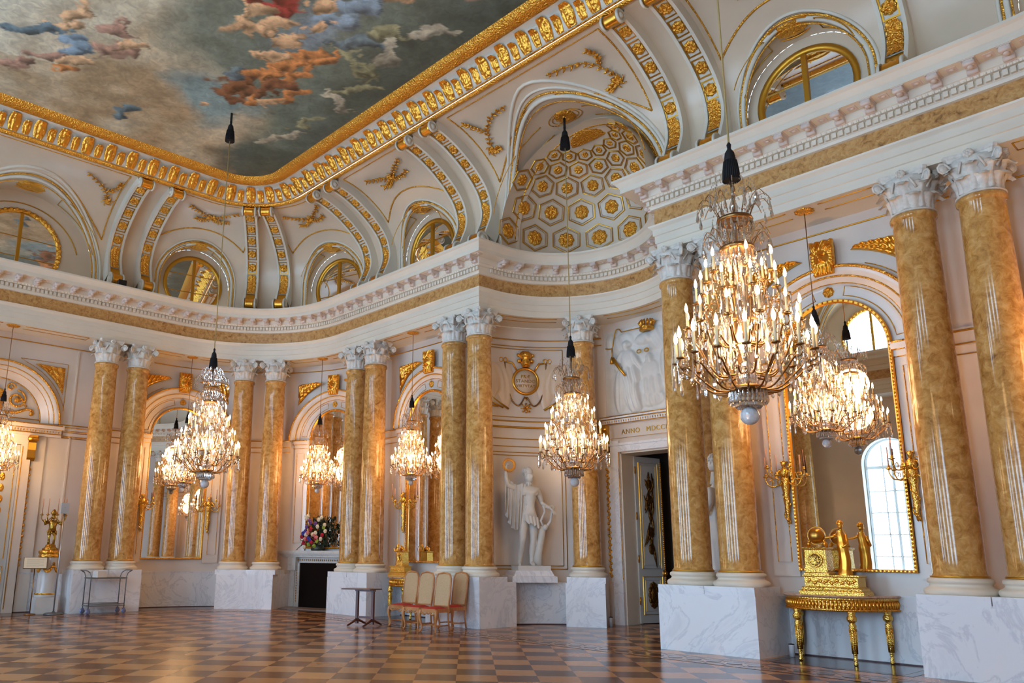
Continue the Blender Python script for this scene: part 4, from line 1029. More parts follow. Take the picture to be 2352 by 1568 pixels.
def gold_drop(M, z0, z1, lab, w=.11):
    t = empty('gilded_drop', lab, 'wall ornament', M, 'gilded hanging drops beside the doors')
    mb = MB(); n = int((z1 - z0 - .75) / .075)
    for k in range(n): mb.sphere(((-1) ** k * .018, -.03, z0 + (k + .5) * .075), .05, 7, 4, sc=(w / .1, .7, .85))
    mb.build('leaf_string', M_goldf, t)
    mb = MB(); pr = [(-.05, z1 - .7), (-.12, z1 - .62), (-.09, z1 - .4), (-.10, z1 - .2), (-.2, z1 - .06), (-.2, z1), (0, z1), (0, z1 - .7)]
    b = len(mb.v); mb.grid([[(x, y, z) for y, z in pr] for x in (-.1, -.04, .04, .1)], cv=True, sm=False); mb.face([b + i for i in range(8)]); mb.face([b + 24 + i for i in range(8)][::-1])
    mb.lathe([(.055, -.13), (.06, 0), (.055, .13)], 10, M=Matrix.Translation((0, -.15, z1 - .1)) @ Matrix.Rotation(pi / 2, 4, 'Y')); mb.build('console_bracket', M_gold, t)
gold_drop(Fr(uc + .98, WO - .05), 1.2, 4.72, 'gilded hanging drop with bracket beside the arched door at the left edge')
t = empty('panelled_door', 'pale panelled double door with gilt ornaments at the left edge of the view', 'door', Fr(uc, WO - .03)); t['kind'] = 'thing'
for e in (-1, 1):
    mb = MB(); mb.bb(e * .71 if e < 0 else .005, -.005 if e < 0 else .71, -.03, .03, .02, 4.43); lf = mb.build('door_leaf', M_doorp, t)
    mb = MB()
    for z0, z1 in ((.3, 1.2), (1.4, 4.2)):
        mb.tube([(e * .1, -.035, z0), (e * .62, -.035, z0), (e * .62, -.035, z1), (e * .1, -.035, z1)], .012, 4, closed=True, sm=False)
        for k in range(int((z1 - z0) / .3) - 1): mb.sphere((e * .36, -.035, z0 + .35 + k * .3), .1, 8, 5, sc=(.7, .25, 1.1))
    mb.build('gilt_panel_ornament', M_goldf, lf)
mb = MB(); rows = []
for i in range(15):
    t_ = i / 14; row = []
    for j in range(11):
        s_ = j / 10; x = .86 + .79 * t_; zt_ = 6.76; zb_ = min(6.74, 5.1 + math.sqrt(max(0, 1.86 ** 2 - x * x))) ; z = zb_ + (zt_ - zb_) * s_; ed = min(s_, 1 - s_, t_, 1 - t_); row.append((x, -(.02 + .09 * abs(math.sin(t_ * 13 + s_ * 4)) + .03 * math.sin(s_ * 15)) * min(1, ed * 10), z))
    rows.append(row)
mb.grid(rows, flip=True); tag(mb.build('spandrel_ornament', M_goldf, None, Fr(uc, WO - .01)), 'gilded triangular ornament over the arched door near the left edge', 'wall ornament', 'gilded spandrel ornaments')
# tympanum scrollwork
mb = MB(); M = Fr(uc, WO - .03, 5.2)
def spiral(cx_, cz_, r, turns, a0, sgn, rad=.028): return [(cx_ + r * (1 - .8 * k / (turns * 12)) * math.cos(a0 + sgn * 2 * pi * k / 12), 0, cz_ + r * (1 - .8 * k / (turns * 12)) * math.sin(a0 + sgn * 2 * pi * k / 12)) for k in range(int(turns * 12))]
for e in (-1, 1):
    P = spiral(e * .47, .48, .26, 1.6, pi / 2 if e > 0 else pi / 2, -e); mb.tube(P, .03, 6); mb.tube([(0, 0, .08), (e * .25, 0, .1), (e * .5, 0, .12), (e * .75, 0, .24), (e * .9, 0, .22), (e * .95, 0, .12)], [.05, .045, .045, .035, .03, .02], 6)
    mb.tube(spiral(e * .3, .8, .12, 1.3, 0, e), .022, 5); mb.sphere((e * .47, -.02, .46), .075, 8, 5); mb.sphere((e * .88, 0, .12), .06, 8, 5)
    for k in range(7): mb.sphere((e * (.72 - .04 * k), 0, .32 + .08 * k * (1 - k / 14)), .035, 6, 4)
mb.lathe([(.03, 0), (.14, .05), (.16, .16), (.1, .25), (.16, .32), (.05, .34)], 14, c=(0, 0, .05)); mb.add(rosette(.16, .06), Matrix.Translation((0, 0, .6)))
o = mb.build('tympanum_scrollwork', M_goldf, None, M); tag(o, 'gilded scrollwork with vase filling the arch over the door at the left edge', 'wall ornament')
# ------------------------------------------------------------ apse doorway surround
w = MB(); g = MB(); Y = yd
for e in (-1, 1):
    w.bb(e * DW, e * (DW + .26), Y - .07, Y + .01, 1.06, DH + .3); w.bb(e * DW, e * (DW + .28), Y - .09, Y + .01, 0, 1.06)
w.bb(-DW, DW, Y - .07, Y, DH, DH + .17); w.bb(-1.3, 1.3, Y - .11, Y, DH + .17, DH + .23)
w.bb(-1.42, 1.42, Y - .14, Y, 4.86, 5.0); w.bb(-1.45, 1.45, Y - .2, Y, 5.0, 5.06)
for e in (-1, 1): w.bb(e * 1.24, e * 1.36, Y - .03, Y, 1.0, 4.86)
g.tube([(-DW - .01, Y - .075, 0), (-DW - .01, Y - .075, DH + .01), (DW + .01, Y - .075, DH + .01), (DW + .01, Y - .075, 0)], .012, 4, sm=False)
for z, d in ((5.05, .205), (4.99, .15), (4.87, .15), (4.5, .112)): g.tube([(-1.42, Y - d, z), (1.42, Y - d, z)], .014 if z > 4.6 else .006, 5)
for k in range(40): g.octa((-1.4 + 2.8 * (k + .5) / 40, Y - .15, 4.93), .018, .03)
struct(w, 'trim_apse_door_surround', M_ped); struct(g, 'trim_apse_door_gold', M_goldf)
for e, l in ((-1, 'left'), (1, 'right')): gold_drop(Matrix.Translation((e * 1.36, Y - .01, 0)), 1.1, 4.86, 'gilded hanging drop with bracket on the %s of the open apse doorway' % l, .085)
def text(name, body, size, M, mat, label=None, cat='inscription', depth=.006):
    c = bpy.data.curves.new(name, 'FONT'); c.body = body; c.size = size; c.extrude = depth; c.align_x = 'CENTER'; c.align_y = 'CENTER'; c.space_character = 1.1
    c.materials.append(mat); o = bpy.data.objects.new(name, c); col.objects.link(o); bpy.context.view_layer.update(); me = bpy.data.meshes.new_from_object(o.evaluated_get(bpy.context.evaluated_depsgraph_get())); bpy.data.objects.remove(o); bpy.data.curves.remove(c); o = bpy.data.objects.new(name, me); col.objects.link(o); o.matrix_world = M @ Matrix.Rotation(pi / 2, 4, 'X')
    if label: tag(o, label, cat)
    return o
text('door_inscription', 'ANNO   MDCCLXXXI', .17, Matrix.Translation((-.02, Y - .012, 4.66)), M_goldline, 'gilded inscription ANNO MDCCL on the lintel above the open doorway')
# the open door leaf
H = Matrix.Translation((-.945, Y + .5, 0)) @ Matrix.Rotation(math.radians(80), 4, 'Z')
t = empty('open_door_leaf', 'white door leaf with gilt trophies standing open in the apse doorway', 'door', H); t['kind'] = 'thing'
mb = MB(); mb.bb(0, .92, -.03, .03, .02, DH - .05); lf = mb.build('door_panel', M_doorp, t)
M_dpo = gold('dark_gilt_trophy', S(120, 84, 40), .45, 40, .5)
mb = MB()
for z0, z1 in ((.22, 1.12), (1.32, 3.95)):
    mb.tube([(.12, -.035, z0), (.8, -.035, z0), (.8, -.035, z1), (.12, -.035, z1)], .016, 4, closed=True, sm=False)
    mb.tube([(.2, -.033, z0 + .08), (.72, -.033, z0 + .08), (.72, -.033, z1 - .08), (.2, -.033, z1 - .08)], .006, 4, closed=True, sm=False)
mb.build('panel_moulding', M_goldline, lf)
mb = MB(); rnd = random.Random(3)
for k in range(26):
    z = 1.55 + 2.1 * rnd.random(); x = .46 + rnd.uniform(-.12, .12); a = rnd.uniform(-.4, .4); L = rnd.uniform(.15, .5)
    mb.tube([(x - math.sin(a) * L, -.045, z - L * .6), (x, -.06, z), (x + math.sin(a) * L * .5, -.045, z + L * .6)], [.008, .035, .01], 5)
for z in (3.4, 3.0, 2.2, 1.8): mb.sphere((.46, -.05, z), .11, 10, 6, sc=(1, .35, 1.3))
for k in range(12): mb.sphere((.46 + .13 * math.cos(k * pi / 6), -.045, .68 + .26 * math.sin(k * pi / 6)), .06, 7, 4, sc=(1, .5, 1.2))
mb.sphere((.46, -.05, .68), .12, 10, 6, sc=(1, .4, 1.6)); mb.build('gilt_trophy', M_dpo, lf)
mb = MB()
for k in range(60): mb.sphere((.905, -.04, .9 + k * .052), .03, 6, 4)
mb.build('gilt_edge_moulding', M_gold, lf)
mb = MB(); mb.lathe([(.03, 0), (.03, .04), (.05, .06), (.05, .1), (.0, .12)], 12, M=Matrix.Translation((.85, -.03, 1.2)) @ Matrix.Rotation(pi / 2, 4, 'X')); mb.sphere((.85, -.05, 1.2), .07, 8, 5, sc=(.8, .3, 1.3)); mb.build('door_knob', M_gold, lf)
for z in (.55, 1.55, 2.6, 3.75):
    mb = MB(); mb.lathe([(.018, -.09), (.018, .09)], 8, c=(-.005, -.04, z)); mb.sphere((-.005, -.04, z), .026, 8, 5); mb.build('hinge', M_gold, lf)
# ------------------------------------------------------------ fireplace
fb = -9.556; M = Fr(fb, WO)
t = empty('fireplace', 'white marble fireplace with a dark opening and gilt beaded trim', 'fireplace', M); t['kind'] = 'thing'
M_fp = white_marble('fireplace_marble', S(214, 212, 205), S(160, 160, 158), .25, 1.5, .35)
mb = MB()
for e in (-1, 1): mb.bb(e * 1.02, e * 1.5, -.22, 0, 0, 1.5); mb.bb(e * 1.18, e * 1.34, -.26, 0, .05, 1.1); mb.bb(e * 1.1, e * 1.42, -.32, 0, 1.1, 1.5)
mb.bb(-1.1, 1.1, -.22, 0, 1.33, 1.5); mb.build('surround', M_fp, t)
mb = MB(); mb.bb(-1.62, 1.62, -.36, 0, 1.5, 1.56); mb.bb(-1.68, 1.68, -.4, 0, 1.56, 1.6); mb.bb(-1.74, 1.74, -.44, 0, 1.6, 1.69); mb.build('mantel_shelf', M_fp, t)
mb = MB()
for k in range(30): x = -1.16 + 2.32 * k / 29; mb.octa((x, -.225, 1.415), .026, .03)
for e in (-1, 1):
    for k in range(16): mb.octa((e * 1.12, -.225, .2 + k * .075), .022, .028)
mb.build('gilt_beading', M_goldline, t)
mb = MB(); mb.bb(-1.03, 1.03, -.2, -.19, .0, 1.34) if False else None
mb.bb(-1.03, 1.03, -.19, .02, .02, 1.34); mb.build('fire_opening', M_dark, t)
mb = MB(); mb.bb(-1.5, 1.5, -.95, -.2, 0, .022); mb.build('hearth_stone', plain('hearth_slate', S(128, 110, 98), .4), t)
# ------------------------------------------------------------ chandeliers
def crystal_mat():
    m, nt, p = newmat('cut_crystal'); nt.nodes.remove(p); out = nt.nodes['Material Output']
    gl = N_(nt, 'ShaderNodeBsdfGlossy'); gl.inputs['Roughness'].default_value = .06; gl.inputs['Color'].default_value = (1, .98, .95, 1)
    tr = N_(nt, 'ShaderNodeBsdfTransparent'); tr.inputs[0].default_value = (.93, .93, .93, 1); rf = N_(nt, 'ShaderNodeBsdfRefraction'); rf.inputs['IOR'].default_value = 1.5; rf.inputs['Roughness'].default_value = .02
    a = N_(nt, 'ShaderNodeMixShader'); a.inputs[0].default_value = .45; nt.links.new(tr.outputs[0], a.inputs[1]); nt.links.new(rf.outputs[0], a.inputs[2])
    b = N_(nt, 'ShaderNodeMixShader'); b.inputs[0].default_value = .42; nt.links.new(a.outputs[0], b.inputs[1]); nt.links.new(gl.outputs[0], b.inputs[2]); nt.links.new(b.outputs[0], out.inputs[0]); return m
M_cry = crystal_mat()
def emit(name, c, s):
    m, nt, p = newmat(name); p.inputs['Base Color'].default_value = (1, .9, .8, 1); p.inputs['Emission Color'].default_value = c; p.inputs['Emission Strength'].default_value = s; m.cycles.emission_sampling = 'NONE'; return m
M_flame = emit('lit_candle_bulb', (1, .78, .45, 1), 26)
M_wax = plain('candle_sleeve', S(240, 214, 170), .5); M_wax2 = plain('pink_wax_candle', S(206, 150, 120), .5)
CH = {}
mb = MB(); mb.lathe([(.013, 0), (.0135, .17)], 8); CH['candle'] = mb.mesh('candle', M_wax)
mb = MB(); mb.lathe([(.005, .17), (.016, .19), (.02, .212), (.014, .245), (0, .285)], 8); CH['bulb'] = mb.mesh('bulb', M_flame)
def drop(mb, c, s=1.0, n=6):
    x, y, z = c; mb.lathe([(0, 0), (.006 * s, -.01 * s), (.010 * s, -.04 * s), (.017 * s, -.075 * s), (.014 * s, -.095 * s), (0, -.11 * s)], n, c=(x, y, z), sm=False)
def arm_mesh(r, z, zb, rb, nm):
    mb = MB(); P = [(rb, zb), (rb + .06, zb - .02), (rb + (r - rb) * .35, zb - .0), (rb + (r - rb) * .62, zb + (z - zb) * .35), (r - .07, z - .1), (r - .01, z - .11), (r + .02, z - .06), (r, z)]
    Q = catmull([(a, b) for a, b in P], 3); mb.tube([(a, 0, b) for a, b in Q], .0105, 5)
    mb.tube([(r - .12 + .05 * math.cos(k * .7), 0, z - .12 + .05 * math.sin(k * .7)) for k in range(7)], .006, 4)
    mb.lathe([(.006, -.012), (.045, .0), (.05, .012), (.03, .008), (.014, .01), (.014, .03)], 10, c=(r, 0, z)); return mb.mesh(nm, M_brass)
def tier(n, r, z, zb, rb, a0): return dict(n=n, r=r, z=z, zb=zb, rb=rb, a0=a0)
TI = [tier(16, .72, .72, .38, .17, 0), tier(12, .60, 1.08, .55, .14, .13), tier(10, .47, 1.42, .9, .08, .3), tier(6, .36, 1.68, 1.2, .06, .1)]
for k, q in enumerate(TI): CH['arm%d' % k] = arm_mesh(q['r'], q['z'], q['zb'], q['rb'], 'arm')
def pendants(q):
    mb = MB(); r, z = q['r'], q['z']
    mb.lathe([(.002, 0), (.01, -.02), (.012, -.05), (.007, -.08), (.011, -.10), (.008, -.13), (.012, -.17), (.022, -.24), (.023, -.275), (.012, -.305), (0, -.315)], 7, c=(r + .035, 0, z + .0), sm=False); return mb.mesh('pendant', M_cry)
def small_drops(mb, q, a):
    r, z = q['r'], q['z']; R_ = Matrix.Rotation(a, 4, 'Z'); m = MB(); drop(m, (r - .035, 0, z - .01), 1.1, 5); drop(m, (r, .035, z - .01), 1.0, 5); drop(m, (q['rb'] + (r - q['rb']) * .55, 0, (q['zb'] + z) / 2 - .03), 1.5, 5); mb.add(m, R_)
for k, q in enumerate(TI): CH['pen%d' % k] = pendants(q)
mb = MB()                                                # glass stem
mb.lathe([(.03, .38), (.10, .46), (.13, .56), (.07, .66), (.035, .72), (.05, .84), (.085, .98), (.05, 1.1), (.03, 1.16), (.055, 1.3), (.06, 1.42), (.03, 1.55), (.03, 1.7), (.06, 1.85), (.05, 2.0), (.025, 2.1), (.025, 2.45), (.05, 2.52), (.02, 2.62), (.02, 2.86)], 14)
CH['stem'] = mb.mesh('stem', M_cry)
mb = MB(); mb.tube([(0, 0, .2), (0, 0, 2.9)], .012, 6)
mb.lathe([(.0, .36), (.17, .37), (.19, .39), (.17, .42), (.05, .43)], 20); mb.lathe([(.16, 1.98), (.19, 2.0), (.19, 2.03), (.15, 2.05)], 20); mb.lathe([(.17, 2.33), (.2, 2.35), (.19, 2.38)], 20)
CH['rings'] = mb.mesh('bronze_rings', M_brass)
mb = MB(); mb.sphere((0, 0, .1), .1, 16, 10); [mb.smooth.__setitem__(i, False) for i in range(len(mb.smooth))]; CH['ball'] = mb.mesh('crystal_ball', plain('frosted_cut_glass', (.92, .93, .95, 1), .12, trans=.45))
rnd = random.Random(5)
mb = MB()                                                # fringes, chains and sprays: too many to count
for k in range(26):
    a = 2 * pi * k / 26; drop(mb, (.19 * math.cos(a), .19 * math.sin(a), .37), 1.4, 5); drop(mb, (.12 * math.cos(a + .1), .12 * math.sin(a + .1), .36), 1.7, 5)
for k in range(18):
    a = 2 * pi * k / 18; drop(mb, (.19 * math.cos(a), .19 * math.sin(a), 2.34), 1.2, 5)
    drop(mb, (.18 * math.cos(a), .18 * math.sin(a), 1.98), 1.2, 5)
def chain(P, r=.0085, st=.034):
    for a, b in zip(P, P[1:]):
        a, b = Vector(a), Vector(b); n = max(1, int((b - a).length / st))
        for i in range(n): c = a.lerp(b, i / n); mb.octa(c, r, r * 1.2)
for k in range(16):
    a = 2 * pi * k / 16; ca, sa = math.cos(a), math.sin(a)
    chain([(.17 * ca, .17 * sa, 1.98), (.2 * ca, .2 * sa, 1.7), (.31 * ca, .31 * sa, 1.42), (.5 * ca, .5 * sa, 1.12), (.70 * ca, .70 * sa, .76)])
    b = a + pi / 16; chain([(.16 * math.cos(a), .16 * math.sin(a), 2.3), (.12 * math.cos(b), .12 * math.sin(b), 2.18), (.16 * math.cos(b), .16 * math.sin(b), 2.05)])
    c = a + 2 * pi / 16; m = a + pi / 16; chain([(.72 * ca, .72 * sa, .70), (.70 * math.cos(m), .70 * math.sin(m), .55), (.72 * math.cos(c), .72 * math.sin(c), .70)], .008)
for n, r, z, zt in ((14, .40, 2.4, 2.62), (10, .26, 2.46, 2.8), (14, .36, 2.03, 2.22), (12, .3, 1.66, 1.95)):   # sprays
    for k in range(n):
        a = 2 * pi * k / n + rnd.uniform(-.1, .1); ca, sa = math.cos(a), math.sin(a); P = [(.12, z), (.12 + (r - .12) * .35, zt), (.12 + (r - .12) * .8, zt - .02), (r, zt - .12)]
        for q in catmull(P, 3): mb.octa((q[0] * ca, q[0] * sa, q[1]), .007, .016)
        drop(mb, (r * ca, r * sa, zt - .13), 1.25, 5)
for q_ in TI:
    for j_ in range(q_['n']): small_drops(mb, q_, q_['a0'] + 2 * pi * j_ / q_['n'])
for k in range(60):
    a = rnd.uniform(0, 2 * pi); r = rnd.uniform(.2, .62); z = .45 + (.62 - r) * 1.4 + rnd.uniform(0, .3); drop(mb, (r * math.cos(a), r * math.sin(a), z), rnd.uniform(.8, 1.3), 5)
CH['strands'] = mb.mesh('crystal_strands', M_cry)
mb = MB()                                                # bronze wire sprays
for n, r, z, zt in ((14, .40, 2.4, 2.62), (14, .36, 2.03, 2.22)):
    for k in range(n):
        a = 2 * pi * k / n + .2; ca, sa = math.cos(a), math.sin(a); mb.tube([(q[0] * ca, q[0] * sa, q[1]) for q in catmull([(.17, z), (.24, zt - .05), (.1 + r * .6, zt), (r, zt - .1)], 2)], .005, 4)
CH['wires'] = mb.mesh('wire_sprays', M_brass)
ico = MB()
for k in range(6):
    a = 2 * pi * k / 6; ico.sphere((.17 * math.cos(a), .17 * math.sin(a), 1.2), .03, 6, 4)
    ico.lathe([(.012, .9), (.03, 1.0), (.012, 1.15), (.03, 1.28), (.008, 1.55), (0, 1.62)], 6, c=(.22 * math.cos(a), .22 * math.sin(a), 0))
    ico.lathe([(.012, .55), (.035, .66), (.012, .78), (.028, .9), (.006, 1.1), (0, 1.18)], 6, c=(.36 * math.cos(a + .5), .36 * math.sin(a + .5), 0))
CH['obelisks'] = ico.mesh('glass_obelisks', M_cry)
def tassel_mesh(s=1.0):
    mb = MB(); mb.lathe([(.012, .5), (.028, .47), (.022, .42), (.03, .40), (.055, .36), (.068, .28), (.06, .255), (.075, .24), (.09, .1), (.095, 0)], 18); 
    for k in range(26): a = 2 * pi * k / 26; mb.tube([(.072 * math.cos(a), .072 * math.sin(a), .25), (.09 * math.cos(a), .09 * math.sin(a), .12), (.098 * math.cos(a), .098 * math.sin(a), -.01)], .009, 4)
    return mb.mesh('tassel', M_black)
me_tas = tassel_mesh()
def chandelier(x, y, zb, s, ztop, lab, grp, tas, cordmat=None, cordr=.012, power=60, rot=0.0, lamp=True):
    t = empty('chandelier', lab, 'chandelier', T(x, y, zb, rot, s), grp)
    rg = link('bronze_rings', CH['rings'], t); link('glass_stem', CH['stem'], t); link('crystal_ball', CH['ball'], t); o = link('crystal_strands', CH['strands'], t); o['kind'] = 'stuff'
    link('wire_spray', CH['wires'], t); link('glass_obelisk_ring', CH['obelisks'], t)
    for k, q in enumerate(TI):
        for j in range(q['n']):
            a = q['a0'] + 2 * pi * j / q['n']; am = link('arm', CH['arm%d' % k], t, Matrix.Rotation(a, 4, 'Z')); link('pendant', CH['pen%d' % k], am)
            cs_ = 1.0 if k else 1.25; c = link('candle', CH['candle'], t, Matrix.Translation((q['r'] * math.cos(a), q['r'] * math.sin(a), q['z'] + .02)) @ Matrix.Scale(cs_, 4)); link('bulb', CH['bulb'], c)
    link('tassel', me_tas, t, Matrix.Translation((0, 0, (tas - zb) / s)) @ Matrix.Scale(.95, 4))
    c = MB(); c.tube([(0, 0, (tas - zb) / s + .4), (0, 0, (ztop - zb) / s)], cordr / s, 6); c.build('cord', cordmat or M_cord, t)
    if ztop > 8:
        link('upper_tassel', me_tas, t, Matrix.Translation((0, 0, ztop - zb - .78)) @ Matrix.Scale(1.15, 4)); h_ = MB(); h_.tube([(0, 0, ztop - zb - .25), (0, 0, ztop - zb)], .03, 8); h_.build('ceiling_hook', M_black, t)
    if lamp:
        for z, f in ((1.0, .7), (1.75, .3)):
            l = bpy.data.lights.new('candle_light', 'POINT'); l.energy = power * f; l.color = (1, .56, .24); l.shadow_soft_size = .3; l.use_shadow = True
            o = bpy.data.objects.new('candle_light', l); col.objects.link(o); o.parent = t; o.location = (0, 0, z)
    return t
BIGP, SMP = 150, 190
chandelier(-6.5, -5.2, 3.05, 1.0, 12.6, 'large crystal chandelier on a long cord in front of the corner mirror', 'crystal chandeliers', 5.9, power=BIGP)
chandelier(0, .12, 3.05, 1.0, 11.75, 'large crystal chandelier hung in the apse beside the statue', 'crystal chandeliers', 5.92, power=BIGP, rot=.2)
chandelier(6.65, -5.22, 3.0, 1.0, 12.6, 'nearest and largest crystal chandelier, in front of the right-hand columns', 'crystal chandeliers', 5.86, power=BIGP, rot=.1)
for u, l in ((-18.92, 'small chandelier cut by the left edge of the view before the arched door'), (-13.83, 'small chandelier hung before the mirror in the rounded corner'), (-9.556, 'small chandelier hung before the fireplace mirror'), (-5.336, 'small chandelier hung before the mirror above the chairs'), (5.336, 'small chandelier hung before the near console mirror'), (9.556, 'small chandelier in the bay beyond the right edge of the view')):
    p, n = path(u); chandelier(p.x, p.y, 3.38, .72, 7.5, l, 'small bay chandeliers', 5.47, M_brass, .008, SMP, rot=u)
    if abs(u) < 19:
        mb = MB(); mb.add(rosette(.17, .04, 10)); o = mb.build('soffit_rosette', M_goldf, None, surf((p.x, p.y, 7.545), (0, 0, -1), (1, 0, 0))); tag(o, 'soffit rosette above the chandelier %s' % ' '.join(l.split()[-6:]), 'rosette', 'soffit rosettes')
# ------------------------------------------------------------ simple skinned figures
def skin(name, chains, mat, parent=None, M=None, lev=2, root=0):
    """chains: list of lists of (x,y,z,r); equal coordinates are shared joints"""
    vs, es, rs, key = [], [], [], {}
    def vid(p):
        k = tuple(round(c, 4) for c in p[:3])
        if k not in key: key[k] = len(vs); vs.append(p[:3]); rs.append(p[3])
        return key[k]
    for c in chains:
        ids = [vid(p) for p in c]
        for a, b in zip(ids, ids[1:]):
            if a != b: es.append((a, b))
    me = bpy.data.meshes.new(name); me.from_pydata(vs, es, []); me.update()
    o = bpy.data.objects.new(name, me); col.objects.link(o)
    if parent: o.parent = parent
    if M is not None: o.matrix_local = M
    md = o.modifiers.new('Skin', 'SKIN'); md.use_smooth_shade = True; sv = me.skin_vertices
    if not sv:
        bpy.context.view_layer.objects.active = o
    for i, r in enumerate(rs):
        rr = r if isinstance(r, tuple) else (r, r); me.skin_vertices[0].data[i].radius = rr; me.skin_vertices[0].data[i].use_root = (i == root)
    s = o.modifiers.new('Sub', 'SUBSURF'); s.levels = lev; s.render_levels = lev
    me.materials.append(mat)
    bpy.context.view_layer.update(); dg = bpy.context.evaluated_depsgraph_get(); ev = bpy.data.meshes.new_from_object(o.evaluated_get(dg))
    o.modifiers.clear(); o.data = ev; ev.name = name; ev.polygons.foreach_set('use_smooth', [True] * len(ev.polygons))
    if not ev.materials: ev.materials.append(mat)
    return o
def head(parent, c, s, yaw, mat, hairmat, pitch=0.0, style='short'):
    M = Matrix.Translation(c) @ Matrix.Rotation(yaw, 4, 'Z') @ Matrix.Rotation(pitch, 4, 'X')
    mb = MB(); rows = []; n = 24
    for i in range(19):                                   # face looks towards -Y
        t = i / 18; z = (t - .5) * .25; w = (.072 * (math.sin(pi * min(1, t * .62 + .3)) ** .7)) * (1 if t > .25 else .62 + 1.5 * t); 
        if t > .93: w *= (1 - (t - .93) / .09)
        if t == 0: w = .02
        row = []
        for k in range(n):
            a = 2 * pi * k / n; x = w * math.cos(a); y = w * 1.22 * math.sin(a) + .01
            f = max(0, -math.sin(a)) ** 6                      # front ridge
            if .34 < t < .56: y -= f * .026 * (1 - (t - .34) / .22) * (abs(math.cos(a)) < .35)
            if .52 < t < .62 and .25 < abs(math.cos(a)) < .7 and math.sin(a) < 0: y += .008
            if .62 < t < .7 and math.sin(a) < 0: y -= .004
            if .27 < t < .31 and abs(math.cos(a)) < .45 and math.sin(a) < 0: y -= .005
            if .22 < t < .26 and abs(math.cos(a)) < .4 and math.sin(a) < 0: y += .004
            if t < .2 and math.sin(a) < 0: y -= .008
            row.append(M @ Vector((x * s, y * s, z * s)))
        rows.append(row)
    mb.grid(rows, cv=True)
    for e in (-1, 1): mb.sphere((e * .074 * s, .012 * s, -.005 * s), .022 * s, 8, 6, M=M, sc=(.4, .8, 1.3)); mb.sphere((e * .026 * s, -.072 * s, .012 * s), .011 * s, 8, 5, M=M, sc=(1.3, .6, .7))
    mb.sphere((0, -.088 * s, -.052 * s), .014 * s, 8, 5, M=M, sc=(1.7, .6, .5))
    h = mb.build('head', mat, parent)
    hb = MB(); rnd = random.Random(2)
    hb.sphere((0, .022 * s, .045 * s), .088 * s, 14, 9, M=M, sc=(.95, 1.1, 1.0))
    for k in range(70):
        a = rnd.uniform(-.35, pi + .35); e = rnd.uniform(-.2, 1.5); r = .088 * s; hb.sphere((r * .95 * math.cos(e) * math.cos(a), .02 * s + r * 1.08 * math.cos(e) * math.sin(a), .045 * s + r * math.sin(e)), .018 * s, 6, 4, M=M)
    if style == 'bun': hb.sphere((0, .12 * s, .05 * s), .045 * s, 10, 6, M=M)
    hb.build('hair', hairmat, h); return h
def hand(parent, wrist, d, up_, s, mat, curl=.5, name='hand'):
    """d direction of the palm, up_ back-of-hand normal"""
    d = Vector(d).normalized(); n = (Vector(up_) - d * d.dot(Vector(up_))).normalized(); x = d.cross(n); W0 = Vector(wrist)
    def P(a, b, c): q = W0 + x * a * s + d * b * s + n * c * s; return (q.x, q.y, q.z)
    ch = [[P(0, -.02, 0) + ((.026 * s, .02 * s),), P(0, .02, 0) + ((.03 * s, .02 * s),), P(0, .06, 0) + ((.038 * s, .016 * s),), P(0, .085, 0) + ((.038 * s, .014 * s),)]]
    for k, (fx, L) in enumerate(((-.03, .075), (-.01, .085), (.01, .08), (.03, .062))):
        c = curl * (1 + .12 * k); pts = [P(0, .085, 0) + ((.038 * s, .014 * s),)]; px, py, ang = .085, 0, 0
        for j, f in enumerate((.12, .45, .28, .2)):
            ang += c * (.55 if j else .15); px += L * f * math.cos(ang); py -= L * f * math.sin(ang); pts.append(P(fx * (1 + .1 * j), px, py) + (.0095 * s * (1 - .1 * j),))
        ch.append(pts)
    ch.append([P(0, .02, 0) + ((.03 * s, .02 * s),), P(-.035, .035, -.012) + (.014 * s,), P(-.052, .062, -.03) + (.011 * s,), P(-.05, .088, -.045 - .02 * curl) + (.009 * s,)])
    return skin(name, ch, mat, parent, lev=1)
def drape(mb, A, B, n=24, m=14, folds=9, amp=.02, sag=.0, ph=0.0):
    """cloth between two space curves A and B (functions of t) with folds"""
    rows = []
    for i in range(m + 1):
        v = i / m; row = []
        for j in range(n + 1):
            u = j / n; a, b = Vector(A(u)), Vector(B(u)); p = a.lerp(b, v); nn_ = Vector((0, -1, 0)); f = math.sin(u * folds * pi * 2 / 2 + ph + v * 1.1) * amp * (.35 + .65 * v)
            row.append(p + nn_ * f + Vector((0, 0, -sag * 4 * u * (1 - u) * v)))
        rows.append(row)
    mb.grid(rows); mb.grid([[Vector(p) + Vector((0, .012, 0)) for p in r] for r in rows], flip=True); return mb
M_stat = stucco('statue_marble', S(226, 222, 214), .5, .05, 4)
